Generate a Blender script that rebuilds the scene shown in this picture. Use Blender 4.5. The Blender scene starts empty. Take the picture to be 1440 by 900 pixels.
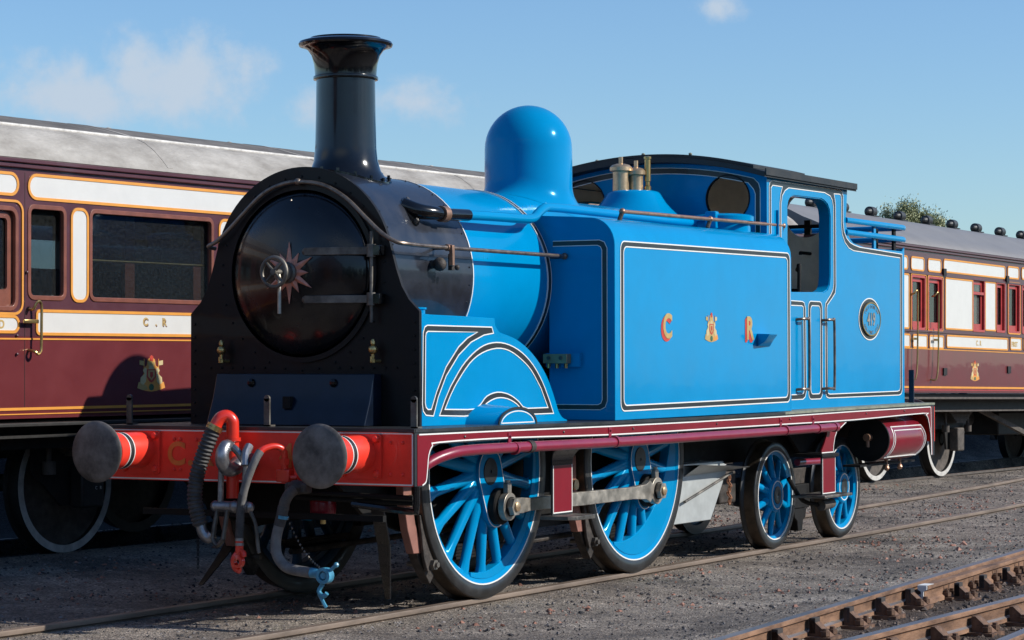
import bpy, bmesh, math, random
import numpy as np
from mathutils import Vector, Matrix
from mathutils.geometry import tessellate_polygon
from mathutils import noise as mn
random.seed(7)
sc = bpy.context.scene
COL = sc.collection

# ------------------------------------------------------------------ camera
cam = bpy.data.cameras.new("camera")
cam_o = bpy.data.objects.new("camera", cam); COL.objects.link(cam_o)
yaw, pit, rol, FPX = 0.5039, 0.0166, -0.0019, 3476.9
fw = Vector((math.cos(yaw)*math.cos(pit), math.sin(yaw)*math.cos(pit), math.sin(pit)))
rt = fw.cross(Vector((0, 0, 1))).normalized(); up = rt.cross(fw)
r2 = rt*math.cos(rol) + up*math.sin(rol); u2 = -rt*math.sin(rol) + up*math.cos(rol)
M = Matrix(((r2.x, u2.x, -fw.x), (r2.y, u2.y, -fw.y), (r2.z, u2.z, -fw.z))).to_4x4()
M.translation = Vector((-13.2717, -9.2736, 1.6432))
cam_o.matrix_world = M
cam.sensor_width = 36; cam.lens = FPX/1440*36; cam.clip_end = 3000; cam.clip_start = 0.1
sc.camera = cam_o

# ------------------------------------------------------------------ light
sun_dir = Vector((-0.38, 1.0, -0.67)).normalized()     # the way the light travels
sun = bpy.data.lights.new("sun", 'SUN'); sun.energy = 4.9; sun.angle = math.radians(0.5); sun.color = (1, .955, .88)
sun_o = bpy.data.objects.new("sun", sun); COL.objects.link(sun_o)
sun_o.rotation_euler = sun_dir.to_track_quat('-Z', 'Y').to_euler()
el = math.asin(-sun_dir.z); az = math.atan2(-sun_dir.x, -sun_dir.y)
w = bpy.data.worlds.new("World"); sc.world = w; w.use_nodes = True
N = w.node_tree.nodes; Lk = w.node_tree.links
for n in list(N): N.remove(n)
out = N.new('ShaderNodeOutputWorld'); bg = N.new('ShaderNodeBackground')
sky = N.new('ShaderNodeTexSky'); sky.sky_type = 'NISHITA'; sky.sun_disc = False
sky.sun_elevation = el; sky.sun_rotation = az; sky.air_density = 1.0; sky.dust_density = 0.3; sky.ozone_density = 1.5
bg.inputs[1].default_value = 0.10
tc = N.new('ShaderNodeTexCoord')
tint = N.new('ShaderNodeMix'); tint.data_type = 'RGBA'; tint.blend_type = 'MULTIPLY'; tint.inputs[0].default_value = 1.0
Lk.new(sky.outputs[0], tint.inputs[6]); tint.inputs[7].default_value = (.86, 1.12, 1.42, 1)
def wmath(op, a, b=None):
    m = N.new('ShaderNodeMath'); m.operation = op
    for i, q in enumerate((a, b)):
        if q is None: continue
        if hasattr(q, 'links'): Lk.new(q, m.inputs[i])
        else: m.inputs[i].default_value = q
    return m.outputs[0]
nz = N.new('ShaderNodeTexNoise'); nz.inputs['Scale'].default_value = 55; nz.inputs['Detail'].default_value = 7
nz.inputs['Roughness'].default_value = .58
Lk.new(tc.outputs['Generated'], nz.inputs['Vector'])
# soft little cumulus low in the sky: direction (azimuth from +x, elevation), half widths, strength
clouds = [(.680, .106, .034, .014, .72), (.640, .113, .030, .016, .85), (.588, .103, .016, .008, .5), (.540, .104, .022, .009, .62), (.533, .108, .012, .007, .5),
          (.420, .142, .010, .006, .55), (.95, .16, .07, .03, .8), (.1, .12, .06, .02, .7), (2.2, .3, .3, .08, .8), (3.4, .35, .4, .08, .8), (4.4, .25, .3, .06, .6)]
total = None
for (a, e, wa, we, s) in clouds:
    c = Vector((math.cos(a)*math.cos(e), math.sin(a)*math.cos(e), math.sin(e)))
    mp = N.new('ShaderNodeMapping'); mp.vector_type = 'TEXTURE'
    mp.inputs['Location'].default_value = c; mp.inputs['Rotation'].default_value = (0, 0, a)
    mp.inputs['Scale'].default_value = (wa, wa, we)
    Lk.new(tc.outputs['Generated'], mp.inputs['Vector'])
    ln = N.new('ShaderNodeVectorMath'); ln.operation = 'LENGTH'; Lk.new(mp.outputs[0], ln.inputs[0])
    d = wmath('SUBTRACT', 1.0, wmath('MULTIPLY', ln.outputs['Value'], .55))
    d = wmath('MULTIPLY', wmath('MAXIMUM', d, 0.0), s)
    total = d if total is None else wmath('MAXIMUM', total, d)
nn = wmath('MULTIPLY', wmath('SUBTRACT', nz.outputs[0], .5), 2.6)
msk = N.new('ShaderNodeMapRange'); msk.interpolation_type = 'SMOOTHSTEP'
Lk.new(wmath('ADD', total, wmath('MULTIPLY', nn, wmath('MINIMUM', wmath('MULTIPLY', total, 2.5), .5))), msk.inputs[0])
msk.inputs[1].default_value = .12; msk.inputs[2].default_value = .72; msk.inputs[3].default_value = 0; msk.inputs[4].default_value = .95
mx = N.new('ShaderNodeMix'); mx.data_type = 'RGBA'
Lk.new(msk.outputs[0], mx.inputs[0]); Lk.new(tint.outputs[2], mx.inputs[6]); mx.inputs[7].default_value = (5.3, 6.3, 7.5, 1)
Lk.new(mx.outputs[2], bg.inputs[0]); Lk.new(bg.outputs[0], out.inputs[0])
sc.view_settings.view_transform = 'Standard'; sc.view_settings.look = 'None'
sc.view_settings.exposure = 0.0; sc.view_settings.gamma = 1.0

# ------------------------------------------------------------------ materials
def mat(name, col, rough=.5, metal=0, stint=None, coat=0, var=.12, vscale=6, bump=0, bscale=60, spec=.5, col2=None, stretch=None, bump2=0, b2scale=4, rvar=0, detail=6):
    m = bpy.data.materials.new(name); m.use_nodes = True
    nt = m.node_tree; b = nt.nodes['Principled BSDF']
    b.inputs['Roughness'].default_value = rough; b.inputs['Metallic'].default_value = metal
    b.inputs['Coat Weight'].default_value = coat; b.inputs['Coat Roughness'].default_value = .03
    b.inputs['Specular IOR Level'].default_value = spec
    if stint: b.inputs['Specular Tint'].default_value = tuple(stint)+(1,)
    t = nt.nodes.new('ShaderNodeTexCoord'); src = t.outputs['Object']
    if stretch:
        mp = nt.nodes.new('ShaderNodeMapping'); mp.inputs['Scale'].default_value = stretch
        nt.links.new(src, mp.inputs[0]); src = mp.outputs[0]
    n = nt.nodes.new('ShaderNodeTexNoise'); n.inputs['Scale'].default_value = vscale; n.inputs['Detail'].default_value = detail
    n.inputs['Roughness'].default_value = .65
    nt.links.new(src, n.inputs['Vector'])
    r = nt.nodes.new('ShaderNodeValToRGB'); nt.links.new(n.outputs[0], r.inputs[0])
    r.color_ramp.elements[0].position = .35; r.color_ramp.elements[1].position = .68
    c1 = tuple(c*(1-var) for c in col[:3])+(1,)
    c2 = tuple(min(1, c*(1+var)) for c in col[:3])+(1,) if col2 is None else tuple(col2[:3])+(1,)
    r.color_ramp.elements[0].color = c1; r.color_ramp.elements[1].color = c2
    nt.links.new(r.outputs[0], b.inputs['Base Color'])
    if rvar:
        mr = nt.nodes.new('ShaderNodeMapRange'); nt.links.new(n.outputs[0], mr.inputs[0])
        mr.inputs[1].default_value = .35; mr.inputs[2].default_value = .7
        mr.inputs[3].default_value = rough; mr.inputs[4].default_value = rough+rvar
        nt.links.new(mr.outputs[0], b.inputs['Roughness'])
    h = None
    if bump:
        n2 = nt.nodes.new('ShaderNodeTexNoise'); n2.inputs['Scale'].default_value = bscale; n2.inputs['Detail'].default_value = 4
        nt.links.new(src, n2.inputs['Vector'])
        bp = nt.nodes.new('ShaderNodeBump'); bp.inputs['Strength'].default_value = bump; bp.inputs['Distance'].default_value = .01
        nt.links.new(n2.outputs[0], bp.inputs['Height']); h = bp
    if bump2:
        n3 = nt.nodes.new('ShaderNodeTexNoise'); n3.inputs['Scale'].default_value = b2scale; n3.inputs['Detail'].default_value = 2
        nt.links.new(src, n3.inputs['Vector'])
        bp = nt.nodes.new('ShaderNodeBump'); bp.inputs['Strength'].default_value = bump2; bp.inputs['Distance'].default_value = .02
        nt.links.new(n3.outputs[0], bp.inputs['Height'])
        if h: nt.links.new(h.outputs[0], bp.inputs['Normal'])
        h = bp
    if h:
        nt.links.new(h.outputs[0], b.inputs['Normal'])
        if coat: nt.links.new(h.outputs[0], b.inputs['Coat Normal'])
    return m
DOORB = mat('door_black', (.004, .0045, .006), (.17), spec=.45, coat=.25, var=.5, vscale=5, rvar=.15, bump2=.07, b2scale=4)
PLATEB = mat('front_plate_black', (.006, .006, .0065), .42, spec=.25, coat=.08, var=.4, vscale=6, rvar=.15, bump2=.05, b2scale=5)
BLUE = mat('caledonian_blue', (.0002, .238, .50), .13, stint=(.06, .75, 1.0), spec=.14, coat=.12, var=.06, vscale=1.7, bump2=.08, b2scale=3.0, rvar=.10)
BLACK = mat('gloss_black', (.0035, .004, .005), .11, spec=.45, coat=.25, var=.4, vscale=5, bump2=.045, b2scale=4, rvar=.12)
SMOKE = mat('smokebox_black', (.011, .013, .02), .30, coat=.45, var=.4, vscale=4, bump=.02, bscale=90, bump2=.05, b2scale=4, rvar=.2)
DBLACK = mat('dull_black', (.008, .0075, .007), .6, spec=.25, var=.5, vscale=9, bump=.15, bscale=70, rvar=.2)
GRIME = mat('grimy_iron', (.035, .028, .022), .7, var=.6, vscale=14, bump=.4, bscale=60, col2=(.075, .06, .05))
RED = mat('buffer_beam_red', (.90, .050, .028), .35, spec=.3, coat=.25, var=.08, vscale=7, bump2=.06, b2scale=9, rvar=.1)
MAROON = mat('frame_maroon', (.20, .008, .018), .3, spec=.3, coat=.25, var=.1, vscale=3, bump2=.03, b2scale=6)
PMAR = mat('pipe_maroon', (.24, .012, .035), .35, coat=.4, var=.12, vscale=6, bump2=.06, b2scale=12)
WHITE = mat('line_white', (.80, .79, .74), .4, var=.05, vscale=10)
LBLACK = mat('line_black', (.018, .022, .024), .45, coat=.2, var=.2)
STEEL = mat('bright_steel', (.42, .38, .32), .38, metal=.8, var=.3, vscale=9, bump=.06, bscale=40, rvar=.2)
OSTEEL = mat('oiled_steel', (.13, .12, .11), .42, metal=.7, var=.5, vscale=8, bump=.1, bscale=50, rvar=.2, col2=(.24, .22, .19))
FORGED = mat('forged_steel', (.3, .3, .31), .35, metal=.85, var=.35, vscale=14, bump=.1, bscale=40)
BRASS = mat('brass', (.55, .38, .15), .3, metal=.9, var=.2, vscale=9)
GUNM = mat('gunmetal', (.62, .44, .26), .36, metal=.75, var=.25, vscale=10)
COPPER = mat('copper_pipe', (.36, .21, .14), .4, metal=.6, var=.25, vscale=12)
STAR = mat('star_copper', (.64, .28, .20), .5, metal=.1, var=.25, vscale=20)
RODM = mat('hand_rail_steel', (.16, .13, .11), .38, metal=.7, var=.3, vscale=10, col2=(.3, .24, .19))
TYRE = mat('tyre_black', (.016, .016, .016), .33, coat=.2, var=.4, vscale=7, rvar=.25)
TREAD = mat('tyre_tread', (.10, .08, .06), .4, metal=.6, var=.4, vscale=8)
GALV = mat('ashpan_silver', (.42, .44, .43), .45, metal=.15, var=.12, vscale=6, bump=.1, bscale=30)
PRIMER = mat('red_primer', (.27, .12, .09), .6, var=.2, vscale=8)
RUBBER = mat('hose_rubber', (.035, .034, .033), .65, var=.3, vscale=12, bump=.1, col2=(.075, .07, .068))
LRUB = mat('grey_hose', (.15, .145, .14), .7, var=.25, vscale=14, bump=.12)
REDHOSE = mat('brake_pipe_red', (.72, .035, .016), .3, coat=.5, var=.08)
PALEB = mat('coupling_blue', (.06, .28, .42), .4, coat=.2, var=.3, vscale=20)
CREAM = mat('cab_cream', (.80, .75, .62), .55, var=.12, vscale=5)
DECK = mat('running_plate_paint', (.02, .021, .022), .4, coat=.2, var=.4, vscale=6, rvar=.2)
DECKG = mat('worn_deck_green', (.22, .23, .17), .6, var=.25, vscale=8)
GOLD = mat('gold_leaf', (.62, .42, .16), .42, metal=.35, var=.12, vscale=20)
GREDS = mat('letter_shade_red', (.55, .06, .04), .5, var=.1)
# coaches
CMAR = mat('coach_maroon', (.138, .022, .024), .3, coat=.55, var=.1, vscale=2.5, bump2=.05, b2scale=3, rvar=.08)
CUP = mat('coach_purple_brown', (.082, .022, .030), .35, coat=.4, var=.12, vscale=3, rvar=.1)
CWHITE = mat('coach_white', (.655, .64, .60), .35, coat=.3, var=.035, vscale=4, bump2=.03, b2scale=4)
CORANGE = mat('beading_orange', (.72, .30, .045), .45, var=.08)
CWIN = mat('window_frame_teak', (.20, .065, .04), .4, coat=.3, var=.2, vscale=8)
CRED = mat('window_frame_red', (.40, .042, .04), .4, coat=.3, var=.12)
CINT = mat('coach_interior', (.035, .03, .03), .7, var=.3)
CROOF = mat('white_roof_canvas', (.30, .272, .238), .8, var=.22, vscale=2.2, bump=.6, bscale=30, bump2=.45, b2scale=5, stretch=(.8, 1.6, 1.6), detail=12, col2=(.46, .43, .385))
CROOF2 = mat('grey_roof_canvas', (.235, .218, .20), .45, var=.08, vscale=2, bump=.05)
WRIM = mat('wheel_rim_white', (.52, .50, .46), .6, var=.25, vscale=10)
UND = mat('underframe_black', (.013, .012, .011), .6, var=.5, vscale=10, bump=.1)
UNDG = mat('underframe_dust', (.085, .07, .058), .75, var=.4, vscale=12, bump=.2)
CREST = {'gold': GOLD, 'red': mat('crest_red', (.5, .05, .03), .5), 'cream': mat('crest_cream', (.58, .47, .24), .5), 'green': mat('crest_green', (.05, .13, .06), .5), 'blue': mat('crest_blue', (.05, .09, .25), .5), 'orange': mat('crest_orange', (.7, .3, .06), .5)}
RUST = mat('rail_rust', (.15, .075, .04), .75, var=.3, vscale=9, bump=.5, bscale=50, col2=(.32, .175, .10), stretch=(.3, 1, 1))
RAILTOP = mat('rail_head', (.225, .17, .13), .55, metal=.3, var=.3, vscale=8, stretch=(.2, 1, 1))
RAILSH = mat('rail_head_worn', (.30, .26, .24), .34, metal=.7, var=.3, vscale=6, stretch=(.15, 1, 1), rvar=.15)
CHAIR = mat('chair_iron', (.12, .062, .036), .8, var=.35, vscale=14, bump=.5, bscale=60, col2=(.2, .11, .065))
SLEEP = mat('sleeper_timber', (.05, .042, .038), .85, var=.4, vscale=6, bump=.5, bscale=30, stretch=(1, .15, 1))
SLEEP2 = mat('cab_floor_boards', (.45, .36, .25), .8, var=.3, stretch=(.2, 1, 1))
WBLK = mat('painted_white_iron', (.74, .73, .70), .6, var=.12, vscale=12)

def glass_mat(name, tint=(.55, .6, .6), dirt=.05):
    m = bpy.data.materials.new(name); m.use_nodes = True
    nt = m.node_tree; nt.nodes.clear()
    o = nt.nodes.new('ShaderNodeOutputMaterial'); tr = nt.nodes.new('ShaderNodeBsdfTransparent'); tr.inputs[0].default_value = tint+(1,)
    gl = nt.nodes.new('ShaderNodeBsdfGlossy'); gl.inputs['Roughness'].default_value = .03
    df = nt.nodes.new('ShaderNodeBsdfDiffuse'); df.inputs[0].default_value = (.35, .36, .34, 1)
    lw = nt.nodes.new('ShaderNodeLayerWeight'); lw.inputs[0].default_value = .5
    pw = nt.nodes.new('ShaderNodeMath'); pw.operation = 'POWER'; nt.links.new(lw.outputs['Facing'], pw.inputs[0]); pw.inputs[1].default_value = 4
    fr = nt.nodes.new('ShaderNodeMath'); fr.operation = 'MULTIPLY_ADD'; nt.links.new(pw.outputs[0], fr.inputs[0]); fr.inputs[1].default_value = .8; fr.inputs[2].default_value = .04
    t = nt.nodes.new('ShaderNodeTexCoord'); n = nt.nodes.new('ShaderNodeTexNoise'); n.inputs['Scale'].default_value = 40; n.inputs['Detail'].default_value = 8; n.inputs['Roughness'].default_value = .75
    nt.links.new(t.outputs['Object'], n.inputs[0])
    mr = nt.nodes.new('ShaderNodeMapRange'); nt.links.new(n.outputs[0], mr.inputs[0]); mr.inputs[1].default_value = .4; mr.inputs[2].default_value = .8; mr.inputs[3].default_value = dirt*.4; mr.inputs[4].default_value = dirt*2
    m1 = nt.nodes.new('ShaderNodeMixShader'); m2 = nt.nodes.new('ShaderNodeMixShader')
    nt.links.new(mr.outputs[0], m1.inputs[0]); nt.links.new(tr.outputs[0], m1.inputs[1]); nt.links.new(df.outputs[0], m1.inputs[2])
    nt.links.new(fr.outputs[0], m2.inputs[0]); nt.links.new(m1.outputs[0], m2.inputs[1]); nt.links.new(gl.outputs[0], m2.inputs[2])
    nt.links.new(m2.outputs[0], o.inputs[0])
    return m
GLASS = glass_mat('window_glass', (.62, .66, .68), .03)
FROST = glass_mat('frosted_glass', (.25, .29, .28), .28)

# ------------------------------------------------------------------ mesh helpers
def crom(P, n=6):
    P = [Vector(p) for p in P]
    if len(P) < 3: return P
    Q = [2*P[0]-P[1]]+P+[2*P[-1]-P[-2]]; R = []
    for i in range(1, len(Q)-2):
        a, b, c, d = Q[i-1:i+3]
        for k in range(n):
            t = k/n
            R.append(.5*((2*b)+(c-a)*t+(2*a-5*b+4*c-d)*t*t+(3*b-a-3*c+d)*t**3))
    R.append(P[-1]); return R
def rrect(x0, x1, z0, z1, r, n=5):
    out = []
    for cx, cz, a0 in ((x1-r, z1-r, 0), (x0+r, z1-r, 90), (x0+r, z0+r, 180), (x1-r, z0+r, 270)):
        for k in range(n+1):
            a = math.radians(a0+90*k/n); out.append((cx+r*math.cos(a), cz+r*math.sin(a)))
    return out
def circ(cx, cz, r, n=40, rz=None):
    rz = r if rz is None else rz
    return [(cx+r*math.cos(2*math.pi*k/n), cz+rz*math.sin(2*math.pi*k/n)) for k in range(n)]
def rounded(P, r=.03, n=4):
    """round the corners of a closed 2-D polygon"""
    out = []; m = len(P)
    for i in range(m):
        a, b, c = (Vector(P[j % m]) for j in (i-1, i, i+1))
        d1, d2 = a-b, c-b; l = min(r, d1.length*.45, d2.length*.45)
        p, q = b+d1.normalized()*l, b+d2.normalized()*l
        for k in range(n+1):
            t = k/n; out.append(tuple(p*(1-t)**2+b*2*t*(1-t)+q*t*t))
    return out
MAP = {'y': lambda u, v, c: (u, c, v), 'x': lambda u, v, c: (c, u, v), 'z': lambda u, v, c: (u, v, c)}
class MB:
    def __init__(s): s.v = []; s.f = []; s.mi = []; s.cur = 0
    def add(s, vs, fs):
        o = len(s.v); s.v += [tuple(p) for p in vs]
        for f in fs: s.f.append([i+o for i in f]); s.mi.append(s.cur)
        return s
    def box(s, x0, x1, y0, y1, z0, z1):
        v = [(x, y, z) for x in (x0, x1) for y in (y0, y1) for z in (z0, z1)]
        return s.add(v, [(0, 1, 3, 2), (4, 6, 7, 5), (0, 4, 5, 1), (2, 3, 7, 6), (0, 2, 6, 4), (1, 5, 7, 3)])
    def hexa(s, v):
        return s.add(v, [(0, 1, 3, 2), (4, 6, 7, 5), (0, 4, 5, 1), (2, 3, 7, 6), (0, 2, 6, 4), (1, 5, 7, 3)])
    def prism(s, poly, a, b, pl='y', holes=()):
        loops = [list(poly)]+[list(h) for h in holes]
        tri = tessellate_polygon([[Vector((p[0], p[1], 0)) for p in l] for l in loops])
        flat = [p for l in loops for p in l]; m = MAP[pl]; n = len(flat)
        vs = [m(p[0], p[1], a) for p in flat]+[m(p[0], p[1], b) for p in flat]
        fs = [tuple(t) for t in tri]+[tuple(i+n for i in t) for t in tri]
        o = 0
        for l in loops:
            k = len(l)
            for i in range(k): j = (i+1) % k; fs.append((o+i, o+j, o+j+n, o+i+n))
            o += k
        return s.add(vs, fs)
    def ribbon(s, path, w, c, t, pl='y', closed=False):
        P = [Vector(p[:2]) for p in path]; n = len(P); m = MAP[pl]; vs = []
        for i in range(n):
            a = P[i-1] if (i or closed) else None; b = P[(i+1) % n] if (i < n-1 or closed) else None
            d1 = (P[i]-a).normalized() if a is not None and (P[i]-a).length > 1e-9 else None
            d2 = (b-P[i]).normalized() if b is not None and (b-P[i]).length > 1e-9 else None
            if d1 is None: d1 = d2
            if d2 is None: d2 = d1
            d = (d1+d2); d = d.normalized() if d.length > 1e-6 else d1
            nn = Vector((-d.y, d.x)); k = w/2/max(.4, nn.dot(Vector((-d1.y, d1.x))))
            for cc in (c, c+t):
                for sg in (-1, 1):
                    q = P[i]+nn*k*sg; vs.append(m(q.x, q.y, cc))
        fs = []
        for i in range(n if closed else n-1):
            a = 4*i; b = 4*((i+1) % n)
            fs += [(a, a+1, b+1, b), (a+2, b+2, b+3, a+3), (a, b, b+2, a+2), (a+1, a+3, b+3, b+1)]
        if not closed: fs += [(0, 2, 3, 1), (4*n-4, 4*n-3, 4*n-1, 4*n-2)]
        return s.add(vs, fs)
    def lathe(s, prof, org, axis='z', n=48, a0=0, a1=2*math.pi, close=False):
        full = abs(a1-a0-2*math.pi) < 1e-6; m = n if full else n+1; vs = []
        for (r, h) in prof:
            for k in range(m):
                a = a0+(a1-a0)*k/n; c, q = r*math.cos(a), r*math.sin(a)
                p = {'z': (c, q, h), 'x': (h, c, q), 'y': (c, h, q)}[axis]
                vs.append((p[0]+org[0], p[1]+org[1], p[2]+org[2]))
        fs = []; K = len(prof)
        for i in range(K if close else K-1):
            i2 = (i+1) % K
            for k in range(n): k2 = (k+1) % m; fs.append((i*m+k, i*m+k2, i2*m+k2, i2*m+k))
        if full and not close:
            if prof[0][0] > 1e-6: fs.append(tuple(range(m)))
            if prof[-1][0] > 1e-6: fs.append(tuple(range((K-1)*m, K*m)))
        return s.add(vs, fs)
    def tube(s, path, r, n=10, caps=True, closed=False, smooth=0, sq=None):
        P = crom(path, smooth) if smooth else [Vector(p) for p in path]
        K = len(P); R = r if callable(r) else (lambda t: r); vs = []; prevn = None
        for i in range(K):
            a = P[i-1] if (i or closed) else P[0]; b = P[(i+1) % K] if (i < K-1 or closed) else P[-1]
            d = (b-a).normalized()
            if prevn is None:
                h = Vector((0, 0, 1)) if abs(d.z) < .9 else Vector((1, 0, 0)); u = d.cross(h).normalized()
            else: u = (prevn-d*prevn.dot(d)).normalized()
            prevn = u; v = d.cross(u); rr = R(i/(K-1))
            for k in range(n):
                an = 2*math.pi*k/n; q = P[i]+(u*math.cos(an)*(sq[0] if sq else 1)+v*math.sin(an)*(sq[1] if sq else 1))*rr; vs.append(q)
        fs = []
        for i in range(K if closed else K-1):
            i2 = (i+1) % K
            for k in range(n): k2 = (k+1) % n; fs.append((i*n+k, i*n+k2, i2*n+k2, i2*n+k))
        if caps and not closed: fs += [tuple(range(n)), tuple(range((K-1)*n, K*n))]
        return s.add(vs, fs)
    def cyl(s, a, b, r, n=20, r1=None):
        r1 = r if r1 is None else r1
        return s.tube([a, b], lambda t: r+(r1-r)*t, n)
    def ball(s, c, r, n=12, sc_=(1, 1, 1)):
        pr = [(max(1e-5, r*math.sin(math.pi*k/(n//2))), -r*math.cos(math.pi*k/(n//2))) for k in range(n//2+1)]
        t = MB().lathe(pr, (0, 0, 0), 'z', n)
        return s.add([(c[0]+p[0]*sc_[0], c[1]+p[1]*sc_[1], c[2]+p[2]*sc_[2]) for p in t.v], t.f)
    def hexnut(s, c, r, h, axis='y', sgn=-1):
        d = {'x': Vector((1, 0, 0)), 'y': Vector((0, 1, 0)), 'z': Vector((0, 0, 1))}[axis]*sgn*h
        return s.tube([Vector(c), Vector(c)+d], r, 6)
    def merge(s, o): return s.add(o.v, o.f)
    def xf(s, fn): s.v = [tuple(fn(*p)) for p in s.v]; return s
    def mesh(s, name, mats, sharp=32):
        me = bpy.data.meshes.new(name); me.from_pydata(s.v, [], s.f); me.validate()
        bm = bmesh.new(); bm.from_mesh(me)
        bmesh.ops.remove_doubles(bm, verts=bm.verts, dist=1e-5)
        bmesh.ops.recalc_face_normals(bm, faces=bm.faces)
        bm.to_mesh(me); bm.free()
        mats = mats if isinstance(mats, (list, tuple)) else [mats]
        for m in mats: me.materials.append(m)
        if len(mats) > 1 and len(me.polygons) == len(s.mi):
            me.polygons.foreach_set('material_index', s.mi)
        me.polygons.foreach_set('use_smooth', [True]*len(me.polygons))
        me.set_sharp_from_angle(angle=math.radians(sharp))
        return me
    def build(s, name, mats, parent=None, bevel=0, sharp=32, **tags):
        o = bpy.data.objects.new(name, s.mesh(name, mats, sharp)); COL.objects.link(o)
        if parent: o.parent = parent
        if bevel:
            md = o.modifiers.new('bevel', 'BEVEL'); md.width = bevel; md.segments = 2; md.limit_method = 'ANGLE'; md.angle_limit = math.radians(40)
            md.harden_normals = False
        for k, v_ in tags.items(): o[k] = v_
        return o
def empty(name, loc=(0, 0, 0), rot=(0, 0, 0), **tags):
    o = bpy.data.objects.new(name, None); COL.objects.link(o); o.location = loc; o.rotation_euler = rot
    for k, v_ in tags.items(): o[k] = v_
    return o
def lettering(txt, name, size, org, facing, material, parent, depth=.002, xs=1.0, off=0.0, bold=.0):
    """flat letters, a mesh. facing '-y' or '-x'; org is the lower left corner"""
    cu = bpy.data.curves.new(name, 'FONT'); cu.body = txt; cu.size = size; cu.extrude = depth; cu.offset = bold; cu.resolution_u = 8
    tmp = bpy.data.objects.new(name+'_tmp', cu); COL.objects.link(tmp)
    dg = bpy.context.evaluated_depsgraph_get(); dg.update()
    me = bpy.data.meshes.new_from_object(tmp.evaluated_get(dg))
    bpy.data.objects.remove(tmp); bpy.data.curves.remove(cu)
    for v in me.vertices:
        x, y, z = v.co; x *= xs
        v.co = (org[0]+x, org[1]-z-off, org[2]+y) if facing == '-y' else (org[0]-z-off, org[1]-x, org[2]+y)
    me.materials.clear(); me.materials.append(material)
    o = bpy.data.objects.new(name, me); COL.objects.link(o); o.parent = parent
    return o
def dup(o, parent=None, fn=None, name=None):
    c = o.copy(); COL.objects.link(c); c.parent = parent
    return c
# ================================================================== LOCOMOTIVE (x back along the engine, y across, z up)
loco = empty('steam_locomotive', label='bright blue tank engine with black smokebox and red buffer beam standing on the near track', category='steam engine')
def zf(x): return float(np.interp(x, [0, 1.26, 2.75, 4.2, 6, 7.6, 9.76], [1.217, 1.214, 1.206, 1.205, 1.211, 1.222, 1.232]))
XS = [0, 1.26, 2.75, 4.2, 6, 7.6, 9.76]
def band(name, outer, inners, c, t, pl='y', parent=loco, w=.0075, closed=True):
    """black band between an outer outline and inner ones, with a thin white line along each edge"""
    sg = 1 if t > 0 else -1
    o = MB().prism(outer, c, c+t, pl, inners).build(name, LBLACK, parent)
    m = MB(); m.ribbon(outer, w, c+sg*.0005, t+sg*.0012, pl, True)
    for h in inners: m.ribbon(h, w, c+sg*.0005, t+sg*.0012, pl, True)
    m.build('white_line', WHITE, o)
    return o
# ---- running plate
m = MB()
for a, b in zip(XS[:-1], XS[1:]):
    if a >= 6: continue
    v = [(x, y, zf(x)-d) for x in (a, b) for y in (-1.265, 1.265) for d in (.02, 0)]
    m.hexa(v)
m.build('running_plate', DECK, loco, sharp=20)
m = MB()
for a, b in ((6, 7.6), (7.6, 9.76)):
    m.hexa([(x, y, zf(x)-d) for x in (a, b) for y in (-1.265, 1.265) for d in (.02, 0)])
m.build('rear_running_plate', DECKG, loco, label='worn greenish rear running plate')
# ---- valance
top = [(x, zf(x)-.021) for x in [.0]+XS[1:]]
low = [(9.76, .722), (9.672, .722), (9.655, .917), (9.60, 1.045), (9.53, 1.105), (9.43, 1.128), (7.58, 1.100), (5.98, 1.099), (4.23, 1.098), (2.75, 1.098), (1.257, 1.118), (.30, 1.116), (.225, 1.098), (.18, 1.045), (.165, .96), (.148, .875), (.10, .852), (0, .852)]
for s in (-1, 1):
    v = MB().prism(top+low, s*1.248, s*1.258, 'y').build('valance', LBLACK, loco)
    topl = [(x, zf(x)-.036) for x in XS[1:-1]]
    outer = [(.03, .862), (.03, 1.182)]+topl+[(9.70, 1.196), (9.70, .728)]
    inner = [(9.665, .728), (9.652, .917), (9.58, 1.075), (9.52, 1.118), (9.43, 1.135), (7.58, 1.112), (5.98, 1.110), (4.23, 1.110), (2.75, 1.110), (1.257, 1.130), (.30, 1.127), (.215, 1.108), (.168, 1.05), (.152, .96), (.135, .885), (.09, .862)]
    MB().prism(outer+inner, s*1.2585, s*1.2605, 'y').build('valance_panel', MAROON, v)
    m = MB(); m.ribbon([(.05, 1.182)]+topl+[(9.64, 1.192), (9.655, 1.18), (9.68, .73)], .009, s*1.2605, s*.0015)
    m.ribbon(crom([(a, b, 0) for a, b in inner], 3), .009, s*1.2605, s*.0015)
    m.build('white_line', WHITE, v)
    m = MB()
    for x in (.62, 2.0, 3.1, 4.6, 6.1, 7.9, 8.9): m.ball((x, s*1.262, zf(x)-.062), .009, 8)
    m.build('rivet', LBLACK, v)
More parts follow.
